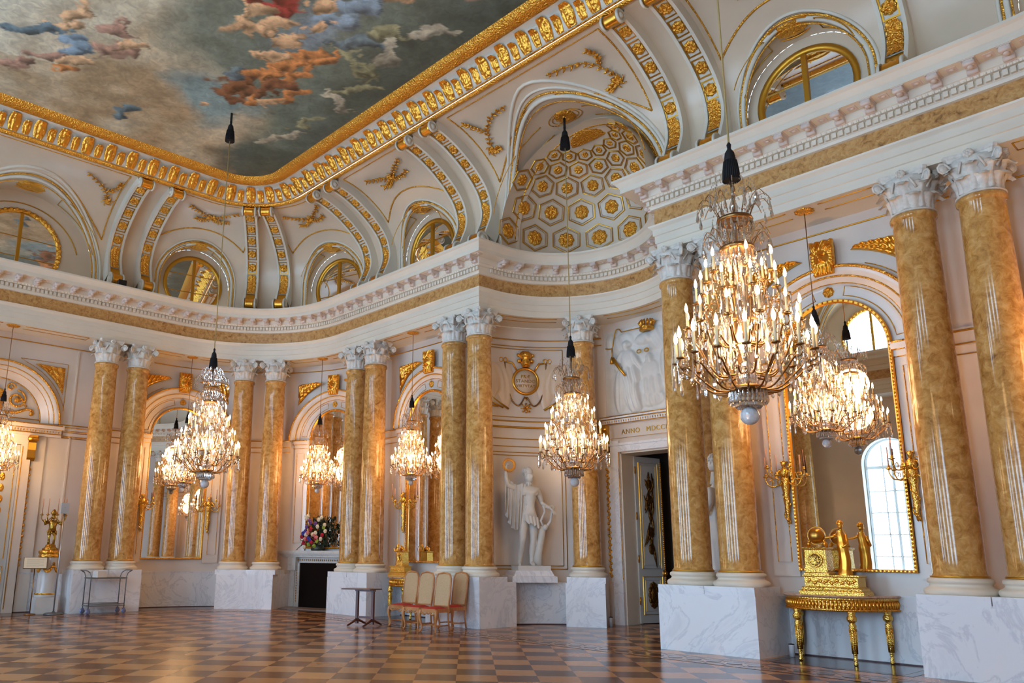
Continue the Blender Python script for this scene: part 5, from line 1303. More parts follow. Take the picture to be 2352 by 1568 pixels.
def statue():
    S_ = 2.38 / 1.80                                       # over life size
    M = FrA(150, .2) ; t = empty('marble_statue', 'white marble statue of a draped youth raising a gold wreath in the apse niche', 'statue', M); t['kind'] = 'thing'
    k = S_; z0 = 1.36
    def p(x, y, z, r): return (x * k, y * k, z0 + z * k, r * k if not isinstance(r, tuple) else (r[0] * k, r[1] * k))
    pel = p(0, 0, .93, (.16, .12)); ch = []
    spine = [pel, p(-.01, -.01, 1.02, (.15, .105)), p(-.015, -.01, 1.14, (.15, .105)), p(-.005, 0, 1.27, (.185, .125)), p(.01, .01, 1.38, (.19, .11)), p(.012, .01, 1.45, (.10, .08)), p(.016, 0, 1.50, (.06, .06)), p(.02, -.005, 1.61, (.05, .055))]
    ch.append(spine)
    chest = spine[4]
    ch.append([chest, p(-.18, .01, 1.41, .078), p(-.31, -.01, 1.43, .06), p(-.40, -.03, 1.46, .05), p(-.43, -.04, 1.57, .04), p(-.445, -.05, 1.69, .032), p(-.44, -.055, 1.74, .028)])
    ch.append([chest, p(.19, .01, 1.38, .078), p(.25, .03, 1.26, .06), p(.285, .04, 1.15, .043), p(.33, -.05, 1.10, .038), p(.37, -.13, 1.06, .03), p(.385, -.16, 1.05, .028)])
    ch.append([pel, p(.095, .0, .86, (.105, .11)), p(.10, -.01, .66, .095), p(.09, -.01, .50, .07), p(.085, 0, .42, .062), p(.075, .02, .30, .066), p(.06, .02, .12, .038), p(.058, .02, .065, .038), p(.06, -.06, .035, .036), p(.062, -.14, .022, .026)])
    ch.append([pel, p(-.095, -.005, .86, (.105, .11)), p(-.125, -.05, .66, .092), p(-.14, -.09, .50, .068), p(-.145, -.07, .42, .06), p(-.145, .0, .30, .062), p(-.15, .05, .13, .037), p(-.155, .06, .07, .036), p(-.18, -.01, .04, .035), p(-.20, -.09, .022, .025)])
    body = skin('body', ch, M_stat, t, lev=2)
    mb = MB()                                              # chest, belly and knee modelling laid into the skin
    for x, y, z, r, sx, sy, sz in ((-.08, -.075, 1.33, .085, 1.1, .45, .72), (.09, -.075, 1.33, .085, 1.1, .45, .72), (-.04, -.09, 1.14, .045, .9, .36, 1.3), (.03, -.09, 1.14, .045, .9, .36, 1.3), (-.01, -.09, 1.02, .07, 1.0, .32, .8)):
        mb.sphere((x * k, y * k, z0 + z * k), r * k, 12, 8, sc=(sx, sy, sz))
    mb.tube([(.012 * k, .01 * k, z0 + 1.44 * k), (.016 * k, 0, z0 + 1.54 * k), (.02 * k, -.012 * k, z0 + 1.64 * k)], [.075 * k, .06 * k, .06 * k], 14)
    mb.build('chest', M_stat, t)
    head(t, (.02 * k, -.02 * k, z0 + 1.668 * k), k * 1.12, .5, M_stat, M_stat, -.05)
    hand(t, (-.44 * k, -.055 * k, z0 + 1.745 * k), (.05, -.1, 1), (-1, 0, 0), k * 1.0, M_stat, .9)
    hand(t, (.385 * k, -.16 * k, z0 + 1.05 * k), (.3, -.7, -.5), (.3, -.3, 1), k * 1.0, M_stat, .5)
    w = MB(); R_ = .105 * k; c = Vector((-.385 * k, -.075 * k, z0 + 1.84 * k))
    for q in range(26):
        a = 2 * pi * q / 26; pt = c + Vector((R_ * math.cos(a), 0, R_ * math.sin(a))); tn = Vector((-math.sin(a), 0, math.cos(a))); ou = Vector((math.cos(a), 0, math.sin(a)))
        for e in (-1, 1): w.tube([pt, pt + tn * .03 + ou * e * .025, pt + tn * .065 + ou * e * .03], [.006, .013, .002], 5)
    w.tube([c + Vector((R_ * math.cos(2 * pi * q / 24), 0, R_ * math.sin(2 * pi * q / 24))) for q in range(24)], .01, 5, closed=True); w.build('gold_wreath', M_gold, t)
    # cloak hanging from the raised arm and shoulder
    d = MB()
    A = lambda u: ((-.45 + .40 * u) * k, (-.06 + .03 * math.sin(u * 6)) * k, z0 + (1.56 - .10 * u + .03 * math.sin(u * 9)) * k)
    B = lambda u: ((-.47 + .36 * u) * k, (-.04 + .05 * math.sin(u * 7)) * k, z0 + (1.02 - .26 * math.sin(u * 2.6) - .04 * u) * k)
    drape(d, A, B, 60, 22, 13, .05 * k, .09 * k); A2 = lambda u: ((-.42 + .36 * u) * k, (-.03) * k, z0 + (1.5 - .05 * u) * k); B2 = lambda u: ((-.40 + .26 * u) * k, -.02 * k, z0 + (.98 - .2 * math.sin(u * 3)) * k)
    drape(d, A2, B2, 30, 16, 9, .05 * k, .1 * k, 1.5)
    for q in range(0): d.tube([((-.44 + .36 * u_) * k, (-.1 - .01 * q) * k, z0 + (1.46 - .12 * q - (.15 + .05 * q) * math.sin(u_ * pi)) * k) for u_ in [i / 10 for i in range(11)]], .022 * k, 6)
    d.build('cloak', M_stat, t)
    # hip cloth
    h = MB(); A = lambda u: ((-.14 + .30 * u) * k, (-.115 - .03 * math.sin(u * pi)) * k, z0 + (.93 - .05 * u) * k); B = lambda u: ((-.11 + .30 * u) * k, (-.125 - .04 * math.sin(u * pi)) * k, z0 + (.80 - .12 * u + .02 * math.sin(u * 20)) * k)
    drape(h, A, B, 26, 8, 9, .012 * k); h.build('hip_cloth', M_stat, t)
    # tree-trunk support with a small lyre-shaped frame resting on it
    s = MB(); s.tube([(.17 * k, .02 * k, z0), (.19 * k, 0, z0 + .25 * k), (.25 * k, -.02 * k, z0 + .55 * k), (.27 * k, -.03 * k, z0 + .72 * k)], [.10 * k, .075 * k, .065 * k, .07 * k], 10)
    s.tube([(.2 * k, 0, z0 + .2 * k), (.12 * k, -.02 * k, z0 + .55 * k), (.1 * k, -.03 * k, z0 + .66 * k)], [.04 * k, .03 * k, .02 * k], 8); s.build('tree_support', M_stat, t)
    l = MB()
    for e in (-1, 1): l.tube([((.30 + e * .02) * k, -.08 * k, z0 + .70 * k), ((.31 + e * .10) * k, -.09 * k, z0 + .82 * k), ((.36 + e * .07) * k, -.1 * k, z0 + .98 * k), ((.37 + e * .10) * k, -.1 * k, z0 + 1.10 * k)], [.03 * k, .026 * k, .02 * k, .03 * k], 7)
    l.tube([(.26 * k, -.1 * k, z0 + 1.06 * k), (.47 * k, -.1 * k, z0 + 1.10 * k)], .02 * k, 6); l.sphere((.30 * k, -.08 * k, z0 + .70 * k), .06 * k, 10, 6); l.build('lyre', M_stat, t)
    b = MB(); b.bb(-.28 * k, .34 * k, -.24 * k, .2 * k, z0 - .10, z0 + .01); b.build('base_slab', M_stat, t)
    b = MB(); P = [(.56, .42, .98), (.56, .42, 1.12), (.50, .37, 1.14), (.44, .33, 1.26)]
    rows = [[(sx * w_, sy * d_ - .04, z) for sx, sy in ((-1, -1), (1, -1), (1, 1), (-1, 1))] for w_, d_, z in P]; q = len(b.v); b.grid(rows, cv=True, sm=False); b.face([q + 12 + i for i in range(4)]); b.build('plinth', M_ped, t)
    return t
statue()
def statue2():
    t = empty('marble_statue', 'white marble statue of a robed figure glimpsed between the two right-hand columns', 'statue', FrA(31, .16)); t['kind'] = 'thing'
    mb = MB(); n = 28; rows = []
    for i in range(22):
        z = 1.36 + 1.75 * i / 21; q = i / 21; r = .30 - .10 * q + .03 * math.sin(q * 5) + (.05 if .68 < q < .8 else 0) - (.09 if q > .93 else 0)
        rows.append([((r + .03 * math.sin(k * 9 * 2 * pi / n + q * 6) * (1 - q * .5)) * math.cos(2 * pi * k / n), (r * .75 + .02 * math.sin(k * 3.0)) * math.sin(2 * pi * k / n), z) for k in range(n)])
    mb.grid(rows, cv=True); mb.tube([(-.18, -.1, 2.95), (-.3, -.16, 2.65), (-.12, -.26, 2.5)], [.07, .06, .045], 8); mb.tube([(.18, -.1, 2.95), (.3, -.12, 2.65), (.16, -.26, 2.4)], [.07, .06, .045], 8); mb.tube([(0, 0, 3.05), (0, 0, 3.3)], [.1, .06], 8); mb.build('robed_body', M_stat, t)
    head(t, (0, -.02, 3.48), 1.3, -.8, M_stat, M_stat, 0, 'bun')
    for e in (-1, 1): hand(t, (e * .12, -.27, 2.5 - .05 * (e > 0)), (-e, -.2, 0), (0, -1, .2), 1.25, M_stat, .6)
    b = MB(); b.bb(-.36, .36, -.32, .32, 1.26, 1.37); b.bb(-.5, .5, -.4, .4, .98, 1.26); b.build('plinth', M_ped, t)
statue2()
# ------------------------------------------------------------ gilded wall sconces
def sconce_meshes():
    R = {}
    mb = MB(); mb.lathe([(0, -.82), (.02, -.8), (.035, -.72), (.025, -.66), (.05, -.58), (.045, -.5), (.06, -.4), (.05, -.3), (.075, -.18), (.085, -.05), (.07, .02), (.05, .05)], 12, c=(0, -.06, 0))
    for k in range(14): mb.tube([(.06 * math.cos(k * .9), -.06 + .05 * math.sin(k * .9), -.1 - .05 * k), (.05 * math.cos(k * .9 + .5), -.07 + .05 * math.sin(k * .9 + .5), -.16 - .05 * k)], .014, 5)
    mb.tube([(0, -.06, .0), (0, -.07, .1), (0, -.065, .18)], [.075, .085, .04], 10); mb.sphere((0, -.085, .235), .05, 10, 8, sc=(.85, .95, 1.2))
    for e in (-1, 1): mb.tube([(e * .07, -.07, .14), (e * .13, -.09, .08), (e * .14, -.14, .0)], [.028, .022, .018], 6)
    for k in range(10): mb.sphere((.05 * math.cos(k), -.07 + .04 * math.sin(k), .27 + .006 * (k % 3)), .018, 5, 4)
    R['body'] = mb.mesh('figure_backplate', M_ormolu)
    mb = MB(); P = [(.05, -.07, -.06), (.13, -.12, -.13), (.22, -.16, -.12), (.27, -.18, -.03), (.27, -.18, .03)]; mb.tube(catmull(P, 3), .013, 6)
    mb.tube([(.18 + .04 * math.cos(k * .7), -.15, -.05 + .04 * math.sin(k * .7)) for k in range(7)], .009, 5)
    mb.lathe([(.01, .0), (.045, .015), (.05, .03), (.02, .03), (.022, .07), (.014, .075)], 10, c=(.27, -.18, .02)); R['arm'] = mb.mesh('arm', M_ormolu)
    mb = MB(); mb.lathe([(.013, .0), (.011, .30), (.004, .305)], 8, c=(.27, -.18, .09)); R['candle'] = mb.mesh('candle', M_wax2); return R
SM = sconce_meshes()
def sconce(M, lab, n=5, s=1.0, grp='gilded wall sconces'):
    t = empty('wall_sconce', lab, 'wall sconce', M @ Matrix.Scale(s, 4), grp); link('figure_backplate', SM['body'], t)
    for k in range(n):
        a = -pi * .0 + (-.5 + k / (n - 1)) * 2.3 - pi / 2 + pi / 2; a = (k / (n - 1) - .5) * 2.6
        R_ = Matrix.Rotation(-pi / 2 + a + pi / 2 * 0, 4, 'Z') ; Q = Matrix.Translation((0, -.05, (.12 if k % 2 else -.02))) @ Matrix.Rotation(-pi / 2 + a, 4, 'Z') @ Matrix.Rotation(.6, 4, 'Z')
        am = link('arm', SM['arm'], t, Q); link('candle', SM['candle'], am)
for uc, w in ((5.336, 'the near console mirror'), (-5.336, 'the mirror above the chairs'), (-13.83, 'the corner mirror')):
    for e in (-1, 1):
        sconce(Fr(uofx(uc, e * 1.02, WO), WO - .08, 3.0), 'gilded figure sconce with pink candles %s of %s' % ('right' if e > 0 else 'left', w))
# ------------------------------------------------------------ console tables
M_top = scagliola('red_brown_marble_top', [(.3, S(120, 74, 58)), (.5, S(196, 158, 134)), (.7, S(214, 186, 160)), (.85, S(150, 96, 72))], 5, 14, .12)
def console(uc, lab):
    M = Fr(uc, WO - .03); t = empty('console_table', lab, 'console table', M, 'gilded half-round console tables'); rx, ry = .875, .98
    def hr(s, z, n=40): return [(rx * s * math.cos(pi + pi * k / n), ry * s * math.sin(pi + pi * k / n), z) for k in range(n + 1)]
    def slab(P, mat, name):
        mb = MB(); rows = [hr(s, z) for s, z in P]; b = len(mb.v); mb.grid(rows, sm=False, flip=True); n = 41
        mb.face([b + (len(P) - 1) * n + k for k in range(n)]); mb.face([b + k for k in range(n)][::-1]); return mb.build(name, mat, t)
    slab([(1.0, 1.0), (1.02, 1.01), (1.03, 1.02), (1.02, 1.035), (1.0, 1.04)], M_top, 'marble_top')
    ap = slab([(.955, .80), (.97, .81), (.97, .83), (.955, .84), (.955, .96), (.97, .965), (.98, .98), (.98, 1.0)], M_ormolu, 'apron')
    mb = MB()
    for k in range(46):
        a = pi + pi * (k + .5) / 46; x, y = rx * .96 * math.cos(a), ry * .96 * math.sin(a); mb.tube([(x, y, .845), (x * 1.012, y * 1.012, .9), (x, y, .955)], [.016, .022, .018], 6)
    for k in range(90):
        a = pi + pi * (k + .5) / 90; mb.octa((rx * .985 * math.cos(a), ry * .985 * math.sin(a), .815), .012, .012)
    mb.build('fluting', M_gold, ap)
    leg = MB(); leg.lathe([(.02, 0), (.032, .01), (.034, .05), (.022, .07), (.034, .09), (.022, .11), (.03, .14), (.05, .56), (.056, .6), (.04, .62), (.045, .64), (.07, .665), (.075, .71), (.055, .74), (.05, .76), (.06, .78), (.06, .81)], 14)
    for k in range(10): a = k * pi / 5; leg.tube([(.038 * math.cos(a), .038 * math.sin(a), .18), (.053 * math.cos(a), .053 * math.sin(a), .55)], .007, 4)
    lm_ = leg.mesh('leg', M_ormolu)
    for x, y in ((-.70, -.12), (.70, -.12), (-.42, -.80), (.42, -.80)): link('leg', lm_, t, Matrix.Translation((x, y, 0)))
    return t
console(5.06, 'gilded half-round console table carrying the clock with a globe, nearest the camera'); console(-5.58, 'far gilded half-round console table behind the folding table and chairs')
# ------------------------------------------------------------ gilt mantel clocks
def clock(M, lab, near=True):
    t = empty('mantel_clock', lab, 'clock', M, 'gilt figure clocks on the console tables')
    mb = MB(); P = [(.50, .20, 0), (.50, .20, .05), (.47, .185, .07), (.455, .175, .10), (.46, .18, .115), (.415, .155, .125), (.415, .155, .27), (.44, .165, .285), (.44, .165, .305)]
    rows = [[(sx * a, sy * b, z) for sx, sy in ((-1, -1), (1, -1), (1, 1), (-1, 1))] for a, b, z in P]; q = len(mb.v); mb.grid(rows, cv=True, sm=False); mb.face([q + 4 * (len(P) - 1) + i for i in range(4)]); mb.face([q + i for i in range(4)][::-1])
    bs_ = mb.build('base', M_ormolu, t)
    mb = MB(); rnd = random.Random(4)
    for k in range(26): x = -.36 + .72 * k / 25; mb.sphere((x, -.158, .2 + .022 * math.sin(k * 1.3)), .02 + .008 * math.sin(k * 2.1), 6, 4, sc=(1, .5, 1.2))
    mb.build('relief_frieze', M_gold, bs_)
    x0 = -.22 if near else .10
    mb = MB(); P = [(.20, .15, .305), (.20, .15, .33), (.18, .135, .345), (.165, .125, .70), (.19, .14, .715), (.2, .15, .74), (.16, .12, .75)]
    rows = [[(x0 + sx * a, sy * b, z) for sx, sy in ((-1, -1), (1, -1), (1, 1), (-1, 1))] for a, b, z in P]; q = len(mb.v); mb.grid(rows, cv=True, sm=False); mb.face([q + 4 * (len(P) - 1) + i for i in range(4)])
    cs_ = mb.build('case', M_ormolu, t)
    mb = MB(); R_ = Matrix.Translation((x0, -.135, .54)) @ Matrix.Rotation(pi / 2, 4, 'X'); mb.lathe([(0, .012), (.09, .012), (.095, .02), (.115, .02), (.12, 0)], 28, M=R_); d = mb.build('dial', M_ormolu, cs_)
    mb = MB()
    for k in range(12): a = k * pi / 6; mb.bb(-.004, .004, -.152, -.148, .07, .088, Matrix.Translation((x0, 0, .54)) @ Matrix.Rotation(a, 4, 'Y'))
    for a, L in ((.6, .05), (2.4, .07)): mb.bb(-.004, .004, -.156, -.152, -.01, L, Matrix.Translation((x0, 0, .54)) @ Matrix.Rotation(a, 4, 'Y'))
    mb.build('hands', plain('dark_bronze', S(60, 44, 26), .4, .8), d)
    if near:
        mb = MB(); mb.sphere((x0, 0, .93), .13, 24, 16); g = mb.build('globe', M_brass if False else gold('antique_gilt_globe', S(190, 140, 66), .3), t)
        mb = MB(); mb.tube([(x0 + .145 * math.cos(a), 0, .93 + .145 * math.sin(a)) for a in [2 * pi * k / 24 for k in range(24)]], .008, 5, closed=True)
        for e in (-1, 1): mb.sphere((x0 + e * .13, -.02, .80), .035, 8, 6); mb.tube([(x0 + e * .15, 0, .75), (x0 + e * .14, 0, .80), (x0 + e * .11, -.03, .86)], [.03, .028, .015], 6)
        mb.build('globe_stand', M_gold, t)
        fx = .17
    else:
        mb = MB(); mb.tube([(x0 - .12, 0, .75), (x0 - .04, 0, .84), (x0 + .06, 0, .80), (x0 + .14, 0, .76)], [.04, .06, .05, .02], 8); mb.sphere((x0 - .06, -.03, .88), .04, 8, 6); mb.sphere((x0 + .06, -.02, .82), .05, 8, 6); mb.build('reclining_ornament', M_gold, t); fx = -.18
    # standing draped figure
    mb = MB(); n = 24; rows = []
    H_ = .86 if near else .62
    for i in range(20):
        q = i / 19; z = .305 + H_ * .82 * q; r = .085 - .02 * q + (.012 if .55 < q < .7 else 0) + .02 * (q < .1); sway = .02 * math.sin(q * 4)
        if q > .9: r *= .75
        rows.append([(fx + sway + (r + .018 * math.sin(7 * 2 * pi * k / n + q * 5) * (1.2 - q)) * math.cos(2 * pi * k / n), (r * .8) * math.sin(2 * pi * k / n), z) for k in range(n)])
    mb.grid(rows, cv=True); top = .305 + H_ * .82; s = -1 if near else 1
    mb.tube([(fx, 0, top - .02), (fx, 0, top + .04)], .028, 8)
    if near: mb.tube([(fx - .06, 0, top - .07), (fx - .14, -.02, top - .10), (fx - .24, -.02, top - .11), (x0 + .14, -.02, top - .13)], [.032, .024, .018, .014], 7)
    else: mb.tube([(fx - .06, 0, top - .05), (fx - .14, -.03, top - .08), (fx - .16, -.06, top + .02)], [.03, .024, .018], 7)
    mb.tube([(fx + .06, 0, top - .07), (fx + .10, -.04, top - .22), (fx + .04, -.10, top - .27)], [.032, .026, .02], 7)
    fg = mb.build('draped_figure', M_gold, t); head(fg, (fx, -.005, top + .085), .56 if near else .46, .5 if near else -.4, M_gold, M_gold, 0, 'bun')
    if not near:
        w = MB()
        for e in (-1, 1): w.tube([(fx + e * .03, .04, top - .06), (fx + e * .12, .06, top + .08), (fx + e * .2, .06, top + .02), (fx + e * .14, .06, top - .14)], [.02, .035, .03, .008], 6, flat=.4)
        w.build('wings', M_gold, fg)
    return t
clock(Fr(5.336, .22, 1.04) @ Matrix.Translation((-.18, 0, 0)), 'gilt clock with a globe and a tall draped figure on the near console table', True)
clock(Fr(-5.336, .22, 1.04) @ Matrix.Translation((-.62, 0, 0)) @ Matrix.Diagonal((.72, .8, .88, 1)), 'gilt clock with a winged figure on the far console table behind the chairs', False)
# ------------------------------------------------------------ chairs, folding table
M_oak = wood('honey_oak', S(206, 142, 84), S(172, 108, 60), .32); M_cane = stucco('woven_cane', S(206, 168, 120), .55, .08, 60)
M_red = stucco('red_upholstery', S(176, 30, 24), .75, .05, 30); M_maho = wood('dark_mahogany', S(104, 44, 28), S(66, 28, 20), .28)
def chair(M, lab, first=None):
    if first: c = copy_tree(first); c.matrix_world = M; c['label'] = lab; return c
    t = empty('dining_chair', lab, 'chair', M, 'cane-backed oak chairs with red seats')
    w, d, h = .235, .215, .47
    mb = MB(); rows = []
    for i in range(9):
        v = i / 8; rows.append([((-1 + 2 * j / 8) * (w - .03 * v) * .97, -d + 2 * d * v, h + .045 * (1 - abs(-1 + j / 4) ** 4) * (1 - abs(2 * v - 1) ** 4)) for j in range(9)])
    mb.grid(rows, flip=False); mb.grid([[(x, y, h - .01) for x, y, z in r] for r in rows], flip=True); mb.build('seat', M_red, t)
    mb = MB(); mb.bb(-w, w, -d, -d + .035, h - .07, h + .005); mb.bb(-w + .02, w - .02, d - .035, d, h - .07, h + .005)
    for e in (-1, 1): mb.bb(e * w, e * (w - .035), -d, d, h - .07, h + .005)
    for e in (-1, 1): mb.tube([(e * .2, -d + .01, h - .07), (e * .12, -d + .01, h - .115), (e * .04, -d + .01, h - .08), (0, -d + .01, h - .1)], [.03, .02, .015, .015], 5)
    mb.build('seat_frame', M_oak, t)
    for e in (-1, 1):
        mb = MB(); P = catmull([(e * (w - .02), -d + .02, h - .02), (e * (w + .005), -d - .005, h - .1), (e * (w - .005), -d + .0, h - .22), (e * (w - .035), -d + .02, .12), (e * (w - .03), -d + .015, .04), (e * (w - .01), -d - .015, 0.012)], 3)
        mb.tube(P, [.034, .036, .037, .037, .034, .031, .028, .025, .022, .02, .019, .018, .018, .02, .024, .026][:len(P)], 8); mb.build('leg', M_oak, t)
        mb = MB(); mb.tube([(e * (w - .02), d - .02, h + .02), (e * (w - .025), d - .015, .25), (e * (w - .03), d + .03, .01)], [.024, .021, .019], 6); mb.build('leg', M_oak, t)
    mb = MB()
    for e in (-1, 1): mb.tube([(e * (w - .03), -d + .02, .13), (e * (w - .03), d, .13)], .014, 6)
    mb.tube([(-(w - .03), .0, .13), (w - .03, .0, .13)], .014, 6); mb.build('stretcher', M_oak, t)
    top = 1.22; lean = .10
    def bk(x, z): return (x, d - .015 + lean * (z - h) / (top - h), z)
    mb = MB(); P = [bk(-w + .02, h), bk(-w + .015, .8), bk(-w + .02, top - .12), bk(-w + .07, top - .03), bk(-.08, top - .012), bk(0, top), bk(.08, top - .012), bk(w - .07, top - .03), bk(w - .02, top - .12), bk(w - .015, .8), bk(w - .02, h)]
    mb.tube(P, .021, 6); mb.tube([bk(-w + .02, h + .05), bk(w - .02, h + .05)], .018, 6); mb.build('backrest_frame', M_oak, t)
    mb = MB(); fr = [bk(x, z) for x, z in ((-w + .03, h + .05), (-w + .025, .8), (-w + .035, top - .12), (-w + .08, top - .045), (-.08, top - .025), (.08, top - .025), (w - .08, top - .045), (w - .035, top - .12), (w - .025, .8), (w - .03, h + .05))]
    b = len(mb.v); [mb.vert((p[0], p[1] - .006, p[2])) for p in fr]; [mb.vert((p[0], p[1] + .006, p[2])) for p in fr]; k = len(fr); mb.face(range(b, b + k)); mb.face(list(range(b + k, b + 2 * k))[::-1])
    for i in range(k): mb.face((b + i, b + k + i, b + k + (i + 1) % k, b + (i + 1) % k))
    mb.build('cane_back', M_cane, t); return t
c0 = chair(T(-2.50, -1.62, 0, .10), 'oak chair with red seat, nearest the camera in the row, third from the folding table'); kids_cache()
chair(T(-3.18, -1.52, 0, .10), 'oak chair with red seat in the middle of the row, second from the folding table', c0)
chair(T(-3.86, -1.40, 0, .08), 'oak chair with red seat at the left end, nearest the folding table', c0)
chair(T(-2.78, -.86, 0, .02), 'oak chair with red seat standing behind the others against the marble pedestal', c0)
t = empty('folding_table', 'small dark mahogany folding table with trestle feet left of the chairs', 'table', T(-4.5, -2.0, 0, .30))
mb = MB(); mb.bb(-.52, .30, -.24, .24, .80, .825); mb.build('table_top', M_maho, t)
for x in (-.22, .22):
    mb = MB(); mb.bb(x - .03, x + .03, -.03, .03, .04, .80); lg = mb.build('leg', M_maho, t)
    mb = MB(); mb.tube([(x, -.36, .02), (x, -.3, .035), (x, 0, .14), (x, .3, .035), (x, .36, .02)], [.018, .024, .034, .024, .018], 6); mb.build('foot', M_maho, lg)
mb = MB(); mb.bb(-.22, .22, -.018, .018, .16, .21); mb.bb(-.28, .28, -.02, .02, .76, .80); mb.build('stretcher', M_maho, t)
# ------------------------------------------------------------ flower arrangement on the mantel
t = empty('flower_bouquet', 'large bouquet of red, blue and cream flowers on the fireplace mantel', 'flowers', Fr(-9.556, WO - .28, 1.69) @ Matrix.Translation((-.28, 0, 0)) @ Matrix.Diagonal((1.12, .95, 1.15, 1)))
mb = MB(); mb.lathe([(.0, 0), (.18, .0), (.2, .05), (.17, .12), (.15, .16)], 18, sm=True); mb.build('bowl', plain('dark_green_bowl', S(40, 48, 38), .4), t)
M_leaf = stucco('dark_foliage', S(44, 62, 38), .6, .1, 30)
mb = MB(); rnd = random.Random(9)
for k in range(420):
    a, e = rnd.uniform(0, 2 * pi), rnd.uniform(-.1, 1.45); r = rnd.uniform(.45, 1.0); c = Vector((.62 * r * math.cos(e) * math.cos(a), -.02 + .20 * r * math.cos(e) * math.sin(a), .18 + .72 * r * math.sin(e))); d = Vector((rnd.gauss(0, 1), rnd.gauss(0, .6), rnd.gauss(0, 1))).normalized() * .075
    mb.tube([c - d, c, c + d], [.003, .022, .002], 4, flat=.3, sm=False)
for k in range(9):
    a = rnd.uniform(-.2, .3); P = [(-.45 - .06 * j, -.05 - .01 * j, .22 - .05 * j + .02 * k * 0) for j in range(5)]
    if k == 0:
        mb.tube(P, .006, 4)
        for p in P: mb.tube([p, (p[0] - .05, p[1], p[2] - .05)], [.004, .018], 4, flat=.4)
for k in range(7): x = -.5 + .17 * k; mb.tube([(x * .6, 0, .5), (x, -.02, .92 + .1 * math.sin(k * 2))], .006, 4)
o = mb.build('foliage', M_leaf, t); o['kind'] = 'stuff'
FC = {'red_flower': S(188, 28, 50), 'blue_flower': S(58, 60, 150), 'cream_flower': S(236, 218, 184), 'purple_flower': S(112, 70, 130), 'pink_flower': S(222, 130, 120), 'green_flower': S(150, 168, 60)}
FM = {}
for k, c in FC.items():
    mb = MB(); rnd = random.Random(len(k))
    mb.add(rosette(.06, .035, 6, n=24), Matrix()); mb.add(rosette(.042, .06, 5, n=20), Matrix()); FM[k] = mb.mesh(k, plain(k, c, .7))
spots = [('red_flower', x, z) for x, z in ((-.13, .56), (-.5, .36), (.26, .40), (-.10, .22), (-.25, .3), (.05, .3), (-.42, .2))] + [('blue_flower', x, z) for x, z in ((-.2, .32), (-.35, .5), (-.15, .27), (-.45, .45))] + [('purple_flower', x, z) for x, z in ((-.2, .78), (.02, .70), (-.3, .62), (-.16, .72))] + [('cream_flower', x, z) for x, z in ((-.3, .9), (-.36, .84), (.2, .86), (.12, .8), (.1, .62), (.32, .66), (-.3, .42), (.22, .3), (-.05, .42), (.05, .46), (.35, .5), (-.4, .1))] + [('pink_flower', x, z) for x, z in ((-.25, .46), (.0, .4), (.08, .34), (-.35, .3))] + [('green_flower', x, z) for x, z in ((.1, .24), (-.2, .16), (.3, .6), (.0, .12))]
for i, (k, x, z) in enumerate(spots): link(k, FM[k], t, Matrix.Translation((x, -.20 + .12 * (x * x * 3 + (z - .45) ** 2 * 2), z)) @ Matrix.Rotation(.3 * math.sin(i * 3), 4, 'X') @ Matrix.Rotation(i, 4, 'Y'))
# ------------------------------------------------------------ items by the left wall
M_wg = stucco('white_column_marble', S(226, 224, 220), .3, .04, 3)
PX, PY = -12.28, -6.72
t = empty('round_pedestal', 'white round pedestal with gilt garland carrying a bronze candelabrum', 'pedestal', Matrix.Translation((PX, PY, 0)) @ Matrix.Rotation(pi / 2, 4, 'Z')); t['kind'] = 'thing'
mb = MB(); mb.bb(-.27, .27, -.27, .27, 0, .42); mb.build('square_foot', M_wg, t)
mb = MB(); mb.lathe([(.25, .42), (.26, .47), (.23, .52), (.215, .55), (.225, 1.42), (.24, 1.45), (.23, 1.48)], 28); mb.build('drum', M_wg, t)
mb = MB(); mb.lathe([(.262, .485), (.27, .5), (.262, .53)], 28, cap=False); mb.lathe([(.25, 1.44), (.27, 1.47), (.25, 1.5), (.24, 1.52), (.27, 1.55), (.28, 1.6), (.26, 1.62), (0, 1.625)], 28)
for q in range(5):
    a0 = 2 * pi * q / 5
    for k in range(9): a = a0 + 2 * pi / 5 * k / 8; mb.sphere((.23 * math.cos(a), .23 * math.sin(a), 1.28 - .2 * math.sin(pi * k / 8)), .04, 7, 5)
mb.build('gilt_garland', M_gold2, t)
t = empty('bronze_candelabrum', 'gilt bronze figure candelabrum with pink candles on the round pedestal', 'candelabrum', Matrix.Translation((PX, PY, 1.625)) @ Matrix.Rotation(pi / 2, 4, 'Z'))
M_brz = gold('old_gilt_bronze', S(176, 138, 62), .3, 30, .4)
mb = MB(); mb.lathe([(.2, 0), (.2, .04), (.14, .08), (.12, .14), (.05, .17)], 20); mb.build('base', M_brz, t)
mb = MB()
for e in (-1, 1): mb.tube([(e * .06, 0, .1), (e * .07, -.02, .3), (e * .05, 0, .55)], [.035, .03, .05], 8)
mb.tube([(0, 0, .5), (0, 0, .62), (0, 0, .75), (0, 0, .8)], [.1, .09, .12, .04], 10); mb.sphere((0, -.01, .88), .06, 10, 8, sc=(.9, 1, 1.15))
for e in (-1, 1): mb.tube([(e * .12, 0, .74), (e * .2, -.03, .68), (e * .24, -.06, .8)], [.045, .035, .025], 7)
for k in range(20): mb.sphere((.1 * math.cos(k), .08 * math.sin(k), .42 + .02 * (k % 5)), .03, 6, 4)
mb.build('figure', M_brz, t)
